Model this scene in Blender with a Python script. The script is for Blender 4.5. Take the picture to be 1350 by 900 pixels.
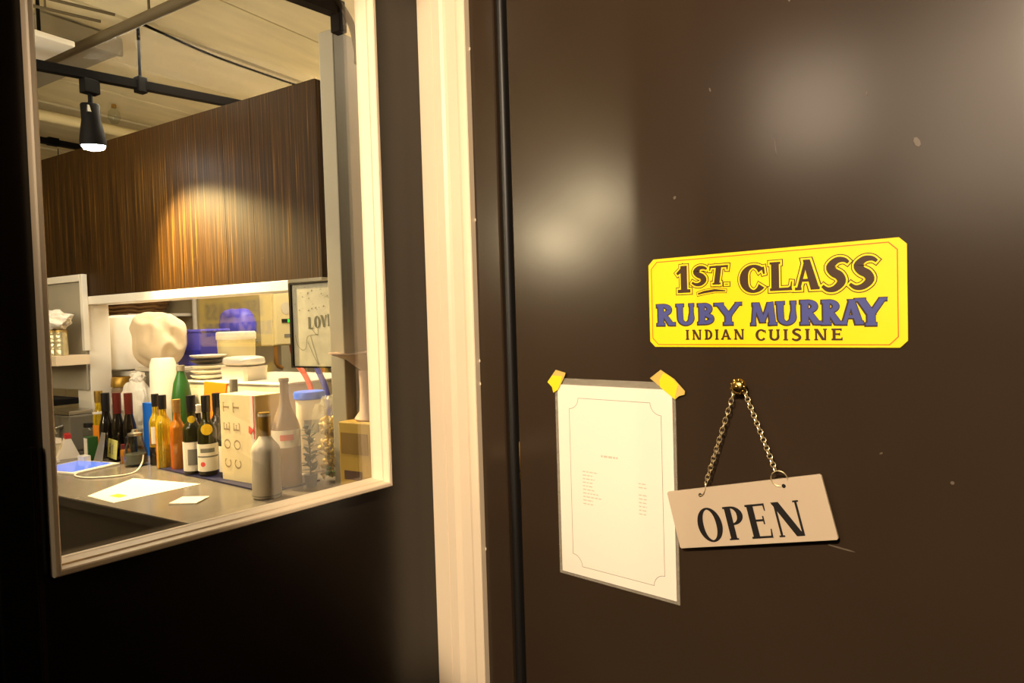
import bpy, bmesh, math, random
from mathutils import Vector, Matrix, noise
from math import sin, cos, pi, radians

random.seed(7)
for o in list(bpy.data.objects):
    bpy.data.objects.remove(o)
scene = bpy.context.scene
COL = scene.collection

# ------------------------------------------------------------------ camera
# metres; door plane is y = 0 (door to +x), the window wall leaves the corner x = 0 towards -y
cam_data = bpy.data.cameras.new('camera')
cam_data.sensor_width = 36.0
cam_data.lens = 24.0
cam_data.clip_start = 0.02
cam = bpy.data.objects.new('camera', cam_data)
COL.objects.link(cam)
cam.matrix_world = Matrix(((0.75143896, 0.00183278, 0.65980007, 0.9557),
                           (0.65912152, 0.04334000, -0.75078656, -0.87),
                           (-0.02997176, 0.99905870, 0.03135934, 1.5),
                           (0, 0, 0, 1)))
scene.camera = cam

# ------------------------------------------------------------------ world, lights, exposure
scene.view_settings.view_transform = 'Standard'
scene.view_settings.look = 'None'
scene.view_settings.gamma = 1.0
scene.view_settings.exposure = 0.0
scene.view_settings.use_curve_mapping = False
world = bpy.data.worlds.new('world')
scene.world = world
world.use_nodes = True
world.node_tree.nodes['Background'].inputs[0].default_value = (1.0, 0.75, 0.5, 1)
world.node_tree.nodes['Background'].inputs[1].default_value = 0.02

ROT = radians(9.87)                       # the bar room is turned a little against the door wall
IX = Vector((cos(ROT), sin(ROT), 0))
IY = Vector((-sin(ROT), cos(ROT), 0))
ORG = Vector((-1.172, 0.531, 0))          # below the right end of the wood panel


def W(x, y, z=0.0):
    return ORG + IX * x + IY * y + Vector((0, 0, z))


def light(name, kind, loc, power, color, size=0.1, aim=None, spot=None, blend=0.3, size_y=None):
    d = bpy.data.lights.new(name, kind)
    d.energy = power
    d.color = color
    if kind == 'AREA':
        d.size = size
        if size_y:
            d.shape = 'RECTANGLE'
            d.size_y = size_y
    else:
        d.shadow_soft_size = size
    if spot:
        d.spot_size = radians(spot)
        d.spot_blend = blend
    o = bpy.data.objects.new(name, d)
    COL.objects.link(o)
    o.location = loc
    if aim is not None:
        o.rotation_euler = (Vector(aim) - Vector(loc)).to_track_quat('-Z', 'Y').to_euler()
    return o


WARM = (1.0, 0.79, 0.56)
KEY = Vector((1.2, -2.5, 2.6))            # ceiling spot of the corridor, behind the camera
light('corridor_spot_beam', 'SPOT', KEY, 430, WARM, 0.03, aim=(0.5, 0, 1.6), spot=31, blend=0.22)
light('corridor_panel_light', 'AREA', (0.65, -3.0, 2.40), 3.4, WARM, 0.9, aim=(0.85, 0, 1.6)).data.spread = radians(75)
light('corridor_wall_light', 'AREA', (0.22, -1.5, 2.17), 0.55, WARM, 0.28, aim=(0.62, 0, 1.75)).data.spread = radians(70)
light('bar_front_fill', 'AREA', W(-0.3, -1.3, 2.74), 10, (1.0, 0.86, 0.64), 0.5, size_y=0.9)  # unseen fill added over the bar to brighten counter and ceiling
light('bar_ceiling_fill', 'AREA', W(-0.5, -1.5, 2.1), 27, (1.0, 0.89, 0.68), 0.9, aim=W(-0.9, -0.4, 2.8))  # upward fill added to brighten the concrete ceiling, stands for no fixture
light('kitchen_fill', 'AREA', W(-0.9, 0.62, 2.7), 64, (1.0, 0.86, 0.62), 0.5, size_y=1.6)  # unseen area light added to brighten the kitchen behind the hatch
light('partition_fill', 'AREA', W(0.55, 0.55, 2.72), 9, (1.0, 0.85, 0.6), 0.4)  # added so the partition's right face is lit, not a known lamp

# ------------------------------------------------------------------ materials


def lin(c):
    c = c / 255.0
    return c / 12.92 if c <= 0.04045 else ((c + 0.055) / 1.055) ** 2.4


def rgb(r, g, b):
    return (lin(r), lin(g), lin(b), 1.0)


def new_mat(name):
    m = bpy.data.materials.new(name)
    m.use_nodes = True
    nt = m.node_tree
    return m, nt, nt.nodes['Principled BSDF']


def mat(name, c, rough=0.5, metal=0.0, trans=0.0, emit=None, estr=0.0, ior=1.45, var=0.0, scale=6.0,
        bump=0.0, bscale=60.0, alpha=1.0, sss=0.0, spec=0.5, stretch=None, coat=0.0):
    m, nt, b = new_mat(name)
    b.inputs['Base Color'].default_value = c
    b.inputs['Roughness'].default_value = rough
    b.inputs['Metallic'].default_value = metal
    b.inputs['Transmission Weight'].default_value = trans
    b.inputs['IOR'].default_value = ior
    b.inputs['Alpha'].default_value = alpha
    b.inputs['Specular IOR Level'].default_value = spec
    b.inputs['Coat Weight'].default_value = coat
    if sss:
        b.inputs['Subsurface Weight'].default_value = sss
        b.inputs['Subsurface Radius'].default_value = (0.02, 0.015, 0.01)
    if emit:
        b.inputs['Emission Color'].default_value = emit
        b.inputs['Emission Strength'].default_value = estr
    if var or bump:
        tc = nt.nodes.new('ShaderNodeTexCoord')
        mp = nt.nodes.new('ShaderNodeMapping')
        if stretch:
            mp.inputs['Scale'].default_value = stretch
        nt.links.new(tc.outputs['Object'], mp.inputs['Vector'])
    if var:
        nz = nt.nodes.new('ShaderNodeTexNoise')
        nz.inputs['Scale'].default_value = scale
        nz.inputs['Detail'].default_value = 6
        nt.links.new(mp.outputs['Vector'], nz.inputs['Vector'])
        r = nt.nodes.new('ShaderNodeValToRGB')
        r.color_ramp.elements[0].position = 0.3
        r.color_ramp.elements[1].position = 0.7
        r.color_ramp.elements[0].color = tuple(v * (1 - var) for v in c[:3]) + (1,)
        r.color_ramp.elements[1].color = tuple(min(1, v * (1 + var)) for v in c[:3]) + (1,)
        nt.links.new(nz.outputs['Fac'], r.inputs['Fac'])
        nt.links.new(r.outputs['Color'], b.inputs['Base Color'])
    if bump:
        nb = nt.nodes.new('ShaderNodeTexNoise')
        nb.inputs['Scale'].default_value = bscale
        nb.inputs['Detail'].default_value = 4
        nt.links.new(mp.outputs['Vector'], nb.inputs['Vector'])
        bp = nt.nodes.new('ShaderNodeBump')
        bp.inputs['Strength'].default_value = bump
        bp.inputs['Distance'].default_value = 0.01
        nt.links.new(nb.outputs['Fac'], bp.inputs['Height'])
        nt.links.new(bp.outputs['Normal'], b.inputs['Normal'])
    return m


def pane_mat(name, tint=(1, 1, 1, 1), ior=1.5, rough=0.0):
    """clear sheet: straight-through transmission plus Fresnel reflection"""
    m, nt, b = new_mat(name)
    nt.nodes.remove(b)
    out = nt.nodes['Material Output']
    tr = nt.nodes.new('ShaderNodeBsdfTransparent')
    tr.inputs[0].default_value = tint
    gl = nt.nodes.new('ShaderNodeBsdfGlossy')
    gl.inputs['Roughness'].default_value = rough
    fr = nt.nodes.new('ShaderNodeFresnel')
    ge = nt.nodes.new('ShaderNodeNewGeometry')
    ma = nt.nodes.new('ShaderNodeMath')
    ma.operation = 'MULTIPLY_ADD'
    ma.inputs[1].default_value = -(ior - 1 / ior)
    ma.inputs[2].default_value = ior
    nt.links.new(ge.outputs['Backfacing'], ma.inputs[0])
    nt.links.new(ma.outputs[0], fr.inputs['IOR'])
    mx = nt.nodes.new('ShaderNodeMixShader')
    nt.links.new(fr.outputs[0], mx.inputs[0])
    nt.links.new(tr.outputs[0], mx.inputs[1])
    nt.links.new(gl.outputs[0], mx.inputs[2])
    nt.links.new(mx.outputs[0], out.inputs['Surface'])
    return m


def wood_mat():
    m, nt, b = new_mat('striped_veneer')
    tc = nt.nodes.new('ShaderNodeTexCoord')
    oi = nt.nodes.new('ShaderNodeObjectInfo')
    geo = nt.nodes.new('ShaderNodeNewGeometry')
    mp = nt.nodes.new('ShaderNodeMapping')
    mp.inputs['Scale'].default_value = (1.0, 1.0, 0.012)
    # the stripes run on across the boards in the panel's own frame
    nt.links.new(tc.outputs['Object'], mp.inputs['Vector'])
    add = nt.nodes.new('ShaderNodeVectorMath')
    add.operation = 'ADD'
    comb = nt.nodes.new('ShaderNodeCombineXYZ')
    mul = nt.nodes.new('ShaderNodeMath')
    mul.operation = 'MULTIPLY'
    mul.inputs[1].default_value = 40.0
    nt.links.new(oi.outputs['Random'], mul.inputs[0])
    nt.links.new(mul.outputs[0], comb.inputs[0])
    nt.links.new(mp.outputs['Vector'], add.inputs[0])
    nt.links.new(comb.outputs[0], add.inputs[1])
    n1 = nt.nodes.new('ShaderNodeTexNoise')
    n1.inputs['Scale'].default_value = 130
    n1.inputs['Detail'].default_value = 5
    n1.inputs['Roughness'].default_value = 0.65
    nt.links.new(add.outputs[0], n1.inputs['Vector'])
    r = nt.nodes.new('ShaderNodeValToRGB')
    e = r.color_ramp.elements
    e[0].position = 0.30
    e[0].color = rgb(24, 14, 4)
    e[1].position = 0.72
    e[1].color = rgb(136, 98, 34)
    k = e.new(0.46)
    k.color = rgb(44, 27, 6)
    k = e.new(0.58)
    k.color = rgb(66, 42, 10)
    nt.links.new(n1.outputs['Fac'], r.inputs['Fac'])
    nt.links.new(r.outputs['Color'], b.inputs['Base Color'])
    b.inputs['Roughness'].default_value = 0.5
    b.inputs['Specular IOR Level'].default_value = 0.16
    bp = nt.nodes.new('ShaderNodeBump')
    bp.inputs['Strength'].default_value = 0.15
    bp.inputs['Distance'].default_value = 0.002
    nt.links.new(n1.outputs['Fac'], bp.inputs['Height'])
    nt.links.new(bp.outputs['Normal'], b.inputs['Normal'])
    return m


M = {}
M['black'] = mat('black_gloss_paint', rgb(53, 41, 30), 0.22, var=0.10, scale=3, bump=0.012, bscale=14, spec=0.36)
M['black_wall'] = mat('black_wall_paint', rgb(30, 23, 18), 0.26, var=0.08, scale=3, bump=0.01, bscale=40, spec=0.7)
M['cream'] = mat('cream_gloss_paint', rgb(240, 219, 188), 0.4, var=0.03, scale=5, bump=0.03, bscale=25)
M['glass'] = pane_mat('window_glass', (1, 1, 1, 1), 1.85)
M['laminate'] = mat('laminate_film', rgb(200, 190, 170), 0.15, alpha=0.30, bump=0.4, bscale=90)
M['rubber'] = mat('black_rubber', rgb(24, 21, 19), 0.45)
M['brass'] = mat('brass', rgb(206, 170, 96), 0.25, 1.0)
M['chain'] = mat('gilt_chain_metal', rgb(246, 226, 178), 0.34, 0.8)
M['chip'] = mat('bare_paint_chip', rgb(235, 225, 200), 0.6)
M['scuff'] = mat('faint_scuff', rgb(96, 84, 70), 0.5)
M['yellow'] = mat('yellow_enamel', rgb(255, 218, 0), 0.45, var=0.02, scale=20)
M['orange_line'] = mat('orange_line_paint', rgb(206, 104, 12), 0.5)
M['brown_ink'] = mat('brown_sign_paint', rgb(62, 36, 10), 0.5)
M['blue_ink'] = mat('blue_sign_paint', rgb(70, 76, 142), 0.5)
M['dark_ink'] = mat('dark_sign_paint', rgb(52, 36, 26), 0.5)
M['black_ink'] = mat('black_ink', rgb(24, 20, 18), 0.5)
M['paper'] = mat('white_paper', rgb(242, 230, 212), 0.6)
M['grey_line'] = mat('grey_printed_line', rgb(104, 92, 78), 0.6)
M['faint'] = mat('faint_print', rgb(206, 190, 168), 0.6)
M['plate'] = mat('cream_plastic_plate', rgb(194, 174, 148), 0.45)
M['tape'] = mat('yellow_tape', rgb(250, 214, 20), 0.5)
M['tape_pale'] = mat('yellow_tape_single_layer', rgb(208, 178, 88), 0.5)
M['ceil'] = mat('board_marked_concrete', rgb(226, 214, 178), 0.85, var=0.10, scale=3, bump=0.2, bscale=30, stretch=(4, 0.7, 4))
M['corr_wall'] = mat('corridor_wall_paint', rgb(110, 92, 70), 0.7)
M['floor'] = mat('dark_floor', rgb(70, 60, 50), 0.4, var=0.1)
M['beige_wall'] = mat('beige_wall_paint', rgb(196, 182, 146), 0.7, var=0.04)
M['grey_paint'] = mat('grey_green_paint', rgb(168, 160, 142), 0.55, var=0.03)
M['wood'] = wood_mat()
M['white'] = mat('white_paint', rgb(236, 228, 212), 0.45)
M['counter'] = mat('grey_countertop', rgb(112, 105, 98), 0.2, var=0.05, scale=14)
M['counter_front'] = mat('dark_counter_front', rgb(58, 52, 46), 0.5)
M['navy'] = mat('navy_bar_mat', rgb(34, 36, 74), 0.4)
M['steel'] = mat('brushed_steel', rgb(190, 185, 175), 0.3, 1.0)
M['duct'] = mat('grey_duct_paint', rgb(150, 142, 126), 0.6)
M['blackmetal'] = mat('black_metal', rgb(13, 11, 10), 0.65, spec=0.12)
M['conduit'] = mat('dark_conduit', rgb(84, 72, 50), 0.6)
M['pale_pipe'] = mat('pale_pipe', rgb(226, 212, 168), 0.6)
M['lamp'] = mat('lamp_lens', (1, 1, 1, 1), 0.4, emit=(1, 0.93, 0.8, 1), estr=120)
M['bulb'] = mat('glowing_bulb', (1, 1, 1, 1), 0.4, emit=(1, 0.78, 0.45, 1), estr=250)
M['darkglass'] = mat('dark_bottle_glass', rgb(22, 18, 14), 0.06, coat=0.5)
M['greenglass'] = mat('dark_green_glass', rgb(46, 46, 18), 0.06, trans=0.25, ior=1.5)
M['oil'] = mat('golden_oil_glass', rgb(244, 208, 50), 0.06, trans=0.75, ior=1.45)
M['amber'] = mat('amber_liquor_glass', rgb(214, 140, 40), 0.06, trans=0.6, ior=1.45)
M['clear'] = pane_mat('clear_glass', (0.86, 0.88, 0.85, 1), 1.5, 0.02)
M['smoked'] = mat('pinkish_clear_bottle', rgb(176, 152, 124), 0.08, trans=0.45, ior=1.3)
M['blackcap'] = mat('black_foil_cap', rgb(20, 19, 22), 0.35)
M['redcap'] = mat('dark_red_foil', rgb(92, 26, 16), 0.35)
M['goldcap'] = mat('gold_foil', rgb(176, 140, 62), 0.4, 0.8)
M['cork'] = mat('cork', rgb(150, 110, 50), 0.8, var=0.15, scale=60)
M['label'] = mat('white_bottle_label', rgb(232, 224, 208), 0.6)
M['label_grey'] = mat('grey_label_print', rgb(120, 118, 110), 0.6)
M['label_red'] = mat('red_label_stamp', rgb(216, 70, 70), 0.6)
M['label_yellow'] = mat('yellow_round_label', rgb(226, 186, 30), 0.5)
M['label_green'] = mat('pale_green_card', rgb(214, 208, 116), 0.6)
M['label_orange'] = mat('orange_label', rgb(232, 140, 24), 0.5)
M['ceramic'] = mat('white_ceramic', rgb(216, 204, 184), 0.3)
M['carton'] = mat('cream_carton', rgb(236, 218, 172), 0.55)
M['carton_side'] = mat('tan_carton_side', rgb(214, 188, 134), 0.55)
M['carton_ink'] = mat('tan_carton_print', rgb(160, 136, 96), 0.6)
M['red'] = mat('red_ribbon', rgb(226, 62, 44), 0.5)
M['redstrip'] = mat('red_printed_strip', rgb(190, 44, 40), 0.5)
M['blue'] = mat('bright_blue_card', rgb(10, 100, 214), 0.5)
M['bluelid'] = mat('blue_plastic_lid', rgb(30, 90, 220), 0.35)
M['violet'] = mat('translucent_blue_plastic', rgb(86, 84, 214), 0.4)
M['darkblue'] = mat('dark_blue_band', rgb(44, 52, 180), 0.4)
M['tub'] = mat('milky_plastic', rgb(226, 216, 196), 0.4)
M['cream_tub'] = mat('cream_filled_tub', rgb(222, 206, 156), 0.4)
M['appliance'] = mat('offwhite_enamel', rgb(206, 196, 172), 0.45)
M['crockery'] = mat('white_crockery', rgb(240, 232, 214), 0.25)
M['darkrim'] = mat('dark_plate_rim', rgb(60, 52, 40), 0.4)
M['tissue'] = mat('white_tissue', rgb(252, 244, 228), 0.8, bump=0.2, bscale=30)
M['bag_beige'] = mat('beige_paper_bag', rgb(246, 222, 184), 0.7, bump=0.3, bscale=22)
M['basket'] = mat('brown_wicker', rgb(120, 84, 40), 0.7, var=0.5, scale=12, stretch=(1, 1, 14))
M['greenpl'] = mat('green_bottle_plastic', rgb(36, 84, 34), 0.3)
M['orange'] = mat('orange_card', rgb(226, 122, 12), 0.5)
M['screen'] = mat('lit_tablet_screen', rgb(60, 80, 160), 0.15, emit=rgb(120, 150, 250), estr=0.9)
M['cable_white'] = mat('white_cable', rgb(226, 216, 200), 0.5)
M['grey_plastic'] = mat('grey_plastic', rgb(128, 122, 108), 0.4)
M['leaf'] = mat('dark_green_leaf', rgb(38, 58, 24), 0.45, var=0.3, scale=20)
M['leaf2'] = mat('fresh_green_leaf', rgb(96, 130, 60), 0.45)
M['bagfilm'] = mat('clear_plastic_film', rgb(236, 230, 206), 0.12, alpha=0.15, bump=1.0, bscale=28, spec=1.0)
M['crystal'] = mat('cut_glass', rgb(226, 214, 170), 0.12, metal=0.55, bump=0.5, bscale=50)
M['snack'] = mat('golden_snacks', rgb(196, 166, 84), 0.35, var=0.35, scale=30)
M['greenled'] = mat('green_display_digits', rgb(40, 200, 40), 0.4, emit=rgb(60, 255, 60), estr=1.2)
M['poster'] = mat('mottled_poster_paper', rgb(168, 164, 146), 0.6, var=0.12, scale=18)
M['poster_ink'] = mat('poster_pencil_line', rgb(92, 88, 68), 0.6)
M['copper'] = mat('copper_pipe', rgb(200, 150, 80), 0.3, 1.0)
M['pink'] = mat('pink_hose', rgb(220, 120, 100), 0.5)
M['orangecable'] = mat('orange_hose', rgb(236, 96, 50), 0.45)
M['bluecable'] = mat('blue_cable', rgb(80, 80, 170), 0.5)
M['pinkwhite'] = mat('pinkish_white_enamel', rgb(196, 168, 148), 0.45)
M['mustard'] = mat('mustard_cardboard', rgb(176, 144, 66), 0.65)
M['mustard_dark'] = mat('dark_mustard_print', rgb(128, 100, 46), 0.65)
M['purple'] = mat('purple_patch', rgb(80, 58, 52), 0.6)
M['stool'] = mat('dark_brown_leather', rgb(54, 36, 20), 0.45)

# ------------------------------------------------------------------ mesh helpers


def link(name, bm, m, parent=None, loc=(0, 0, 0), rot=(0, 0, 0), smooth=False, bevel=0.0, recalc=True):
    if recalc:
        bmesh.ops.recalc_face_normals(bm, faces=bm.faces)
    me = bpy.data.meshes.new(name)
    bm.to_mesh(me)
    bm.free()
    if smooth:
        for p in me.polygons:
            p.use_smooth = True
    ms = m if isinstance(m, (list, tuple)) else [m]
    for k in ms:
        me.materials.append(M[k])
    o = bpy.data.objects.new(name, me)
    COL.objects.link(o)
    o.location = loc
    o.rotation_euler = rot
    if parent:
        o.parent = parent
    if bevel:
        b = o.modifiers.new('bevel', 'BEVEL')
        b.width = bevel
        b.segments = 2
        b.limit_method = 'ANGLE'
        b.angle_limit = radians(40)
    if smooth:
        try:
            me.set_sharp_from_angle(angle=radians(50))
        except Exception:
            pass
    return o


def tag(o, label, cat, group=None):
    o['label'] = label
    o['category'] = cat
    if group:
        o['group'] = group
    return o


def empty(name, label, cat, loc, rz=0.0, group=None):
    o = bpy.data.objects.new(name, None)
    o.empty_display_size = 0.05
    COL.objects.link(o)
    o.location = loc
    o.rotation_euler = (0, 0, rz)
    return tag(o, label, cat, group)


def item(name, label, cat, x, y, z=0.0, rz=0.0, group=None):
    """a thing in the bar room, placed in that room's own frame"""
    return empty(name, label, cat, W(x, y, z), ROT + rz, group)


def struct(o):
    o['kind'] = 'structure'
    return o


def box(bm, x0, x1, y0, y1, z0, z1):
    v = [bm.verts.new(p) for p in ((x0, y0, z0), (x1, y0, z0), (x1, y1, z0), (x0, y1, z0),
                                   (x0, y0, z1), (x1, y0, z1), (x1, y1, z1), (x0, y1, z1))]
    for f in ((0, 3, 2, 1), (4, 5, 6, 7), (0, 1, 5, 4), (1, 2, 6, 5), (2, 3, 7, 6), (3, 0, 4, 7)):
        bm.faces.new([v[i] for i in f])
    return bm


def B(*a):
    bm = bmesh.new()
    if isinstance(a[0], (tuple, list)):
        for k in a:
            box(bm, *k)
    else:
        box(bm, *a)
    return bm


def lathe(prof, n=24, bm=None, cx=0.0, cy=0.0):
    bm = bm or bmesh.new()
    rings = []
    for r, z in prof:
        if r < 1e-5:
            rings.append([bm.verts.new((cx, cy, z))])
        else:
            rings.append([bm.verts.new((cx + r * cos(2 * pi * i / n), cy + r * sin(2 * pi * i / n), z)) for i in range(n)])
    for a, b in zip(rings, rings[1:]):
        for i in range(n):
            j = (i + 1) % n
            if len(a) == 1 and len(b) == 1:
                continue
            if len(a) == 1:
                bm.faces.new((a[0], b[j], b[i]))
            elif len(b) == 1:
                bm.faces.new((a[i], a[j], b[0]))
            else:
                bm.faces.new((a[i], a[j], b[j], b[i]))
    return bm


def tube(pts, r, n=8, bm=None, closed=False):
    bm = bm or bmesh.new()
    pts = [Vector(p) for p in pts]
    rings = []
    N = len(pts)
    for i, p in enumerate(pts):
        if closed:
            t = pts[(i + 1) % N] - pts[i - 1]
        else:
            t = pts[min(i + 1, N - 1)] - pts[max(i - 1, 0)]
        t.normalize()
        a = Vector((0, 0, 1)) if abs(t.z) < 0.9 else Vector((1, 0, 0))
        u = t.cross(a).normalized()
        w = t.cross(u)
        rings.append([bm.verts.new(p + (u * cos(2 * pi * k / n) + w * sin(2 * pi * k / n)) * r) for k in range(n)])
    for i in range(N if closed else N - 1):
        a, b = rings[i], rings[(i + 1) % N]
        for k in range(n):
            j = (k + 1) % n
            bm.faces.new((a[k], a[j], b[j], b[k]))
    if not closed:
        bm.faces.new(rings[0])
        bm.faces.new(rings[-1])
    return bm


def smooth_path(pts, k=6):
    P = [Vector(p) for p in pts]
    out = []
    for i in range(len(P) - 1):
        p0, p1, p2, p3 = P[max(i - 1, 0)], P[i], P[i + 1], P[min(i + 2, len(P) - 1)]
        for s in range(k):
            t = s / k
            out.append(0.5 * ((2 * p1) + (p2 - p0) * t + (2 * p0 - 5 * p1 + 4 * p2 - p3) * t * t + (3 * p1 - p0 - 3 * p2 + p3) * t ** 3))
    out.append(P[-1])
    return out


def prism(outline, mapf, d0, d1, bm=None):
    """extrude a 2-D outline; mapf(a, b, d) -> point, d = depth"""
    bm = bm or bmesh.new()
    lo = [bm.verts.new(mapf(a, b, d0)) for a, b in outline]
    hi = [bm.verts.new(mapf(a, b, d1)) for a, b in outline]
    n = len(outline)
    bm.faces.new(lo)
    bm.faces.new(hi)
    for i in range(n):
        j = (i + 1) % n
        bm.faces.new((lo[i], lo[j], hi[j], hi[i]))
    return bm


def blob(rx, ry, rz, amp, freq, seed, sub=4, flat=None, power=2.0, crease=0.0):
    """crumpled closed bag shape standing on z = 0"""
    bm = bmesh.new()
    bmesh.ops.create_icosphere(bm, subdivisions=sub, radius=1.0)
    for v in bm.verts:
        p = v.co.normalized()
        m = (abs(p.x) ** power + abs(p.y) ** power + abs(p.z) ** power) ** (1 / power)
        p = p / m
        d = noise.noise(p * freq + Vector((seed, seed * 2, 3))) + 0.5 * noise.noise(p * freq * 2.3 + Vector((1, seed, 7)))
        d -= crease * abs(noise.noise(p * freq * 1.7 + Vector((seed, 4, seed))))
        p *= 1 + amp * d
        v.co = Vector((p.x * rx, p.y * ry, max((p.z + 1) * rz, 0.0)))
    if flat:
        for v in bm.verts:
            v.co.z = min(v.co.z, flat)
    zmin = min(v.co.z for v in bm.verts)
    for v in bm.verts:
        v.co.z -= zmin
    return bm


# ------------------------------------------------------------------ sign-painter's lettering: strokes with a width at each point


def ell(cx, cy, rx, ry, a0, a1, W_, t, n=18, fl=0.0):
    out = []
    for i in range(n + 1):
        a = radians(a0 + (a1 - a0) * i / n)
        w = t + (W_ - t) * abs(cos(a)) ** 1.3
        out.append((cx + (rx - w / 2) * cos(a), cy + (ry - w / 2) * sin(a), w))
    return out


def glyph(c, W_, t, s):
    """strokes and advance width of one letter in a unit-height box; s = serif reach"""
    def st(x, y0=0.0, y1=1.0, w=W_, f=1.0):
        m = (y0 + y1) / 2
        return [(x, y0, w * f), (x, m, w), (x, y1, w * f)]

    def serif(x, y, w=W_, th=None):
        th = th or max(t * 0.8, 0.05)
        yy = y + th / 2 if y < 0.5 else y - th / 2
        return [(x - w / 2 - s, yy, th), (x + w / 2 + s, yy, th)]
    S = []
    h = W_ / 2
    if c == 'I':
        x = s + h
        S = [st(x), serif(x, 0), serif(x, 1)]
        return S, 2 * s + W_
    if c == '1':
        x = 0.42
        S = [st(x), [(x - 0.3, 0.70, t), (x - 0.12, 0.82, t * 1.6), (x, 0.97, t)], serif(x, 0, W_, t)]
        S[-1] = [(x - h - 0.14, 0.06, 0.13), (x + h + 0.14, 0.06, 0.13)]
        return S, x + h + 0.16
    if c == '.':
        return [[(0.1, 0.0, 0.2), (0.1, 0.2, 0.2)]], 0.2
    if c == 'L':
        x = s + h
        S = [st(x), serif(x, 1), [(x - h - s, t / 2, t), (0.62, t / 2, t), (0.74, t * 0.8, t * 1.7)], [(0.70, 0.0, t * .6), (0.74, 0.3, t * .4)]]
        return S, 0.78
    if c == 'E':
        x = s + h
        S = [st(x), [(x - h - s, t / 2, t), (0.66, t / 2, t)], [(x - h - s, 1 - t / 2, t), (0.62, 1 - t / 2, t)], [(x, 0.52, t), (0.52, 0.52, t)],
             [(0.66, 0.0, t), (0.69, 0.26, t * .5)], [(0.62, 1.0, t), (0.63, 0.78, t * .5)], [(0.52, 0.40, t * .7), (0.52, 0.64, t * .7)]]
        return S, 0.72
    if c == 'T':
        S = [st(0.4), [(0.02, 1 - t / 2, t), (0.78, 1 - t / 2, t)], [(0.02, 0.76, t * .5), (0.03, 1, t)], [(0.78, 0.76, t * .5), (0.77, 1, t)], serif(0.4, 0)]
        return S, 0.8
    if c == 'O':
        return [ell(0.44, 0.5, 0.44, 0.53, 0, 360, W_, t, 40)], 0.88
    if c == 'C':
        return [ell(0.44, 0.5, 0.44, 0.53, 45, 318, W_ * 1.1, t, 30), [(0.72, 0.93, t), (0.76, 0.66, t * .6)]], 0.80
    if c == 'D':
        x = s + h
        S = [st(x), [(x - h - s, t / 2, t), (x + .12, t / 2, t)], [(x - h - s, 1 - t / 2, t), (x + .12, 1 - t / 2, t)],
             [(a, b, w) for a, b, w in ell(x + .08, 0.5, 0.46, 0.5, 90, -90, W_, t)]]
        return S, x + .54
    if c in 'BRP':
        x = s + h
        S = [st(x), serif(x, 0), [(x - h - s, 1 - t / 2, t), (x + .14, 1 - t / 2, t)]]
        ym = 0.48 if c != 'P' else 0.44
        S.append(ell(x + .12, (1 + ym) / 2, 0.36 if c != 'B' else 0.33, (1 - ym) / 2, 90, -90, W_ * .95, t))
        S.append([(x, ym + t / 2, t), (x + .14, ym + t / 2, t)])
        adv = x + .48
        if c == 'B':
            S += [ell(x + .12, 0.26, 0.40, 0.26, 90, -90, W_ * .95, t), [(x - h, t / 2, t), (x + .14, t / 2, t)], [(x, .5, t), (x + .14, .5, t)]]
            adv = x + .52
        if c == 'R':
            S += [[(x + .14, 0.52, -W_ * .95), (x + .32, 0.24, -W_ * 1.05), (x + .46, 0.0, -W_ * 1.1)], [(x + .40, t / 2, t), (x + .62, t / 2, t)]]
            adv = x + .60
        return S, adv
    if c == 'U':
        return [[(0.14, 1.0, W_ * 1.05), (0.14, 0.6, W_)] + [(a, b, w) for a, b, w in ell(0.40, 0.34, 0.36 + .02, 0.36, 180, 360, W_, t * 1.1)] + [(0.66, 0.6, t * 1.3), (0.66, 1.0, t * 1.4)],
                serif(0.14, 1), serif(0.66, 1, t)], 0.82
    if c == 'V':
        return [[(0.10, 1, -W_ * 1.05), (0.40, 0.0, -W_ * .8)], [(0.72, 1, -t * 1.2), (0.42, 0.02, -t)], serif(0.10, 1), serif(0.72, 1, t)], 0.82
    if c == 'Y':
        return [st(0.42, 0.0, 0.48), [(0.08, 1.0, -W_ * 1.1), (0.42, 0.42, -W_ * 1.1)], [(0.80, 1.0, -t * 1.7), (0.44, 0.42, -t * 1.7)], serif(0.42, 0), serif(0.08, 1), serif(0.80, 1, t)], 0.86
    if c == 'A':
        return [[(0.10, 0.0, -t * 1.3), (0.40, 1.0, -t * 1.2)], [(0.70, 0.0, -W_ * 1.1), (0.40, 1.0, -W_ * .9)], [(0.2, 0.32, t), (0.6, 0.32, t)],
                [(-.02, t / 2, t), (0.22, t / 2, t)], [(0.54, t / 2, t), (0.86, t / 2, t)]], 0.84
    if c == 'N':
        a, b_ = s + t, 0.80
        return [[(a, 0, t * 1.1), (a, 1, t * 1.1)], [(b_, 0, t * 1.1), (b_, 1, t * 1.1)], [(a + .01, 1.0, -W_ * 1.15), (b_ - W_ * .45, 0.0, -W_ * 1.15)],
                serif(a, 0, t), serif(b_, 1, t), [(a - s - t * .5, 1 - t / 2, t), (a + .12, 1 - t / 2, t)]], 0.80 + s + t
    if c == 'M':
        return [[(0.10, 0, t * 1.2), (0.18, 1, t * 1.2)], [(0.22, 1, -W_ * 1.05), (0.50, 0.12, -W_ * .9)], [(0.80, 1, -t * 1.4), (0.50, 0.12, -t * 1.2)],
                [(0.92, 0, W_), (0.82, 1, W_ * .95)], serif(0.10, 0, t), serif(0.92, 0), [(0.06, 1 - t / 2, t), (0.26, 1 - t / 2, t)]], 1.04
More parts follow.
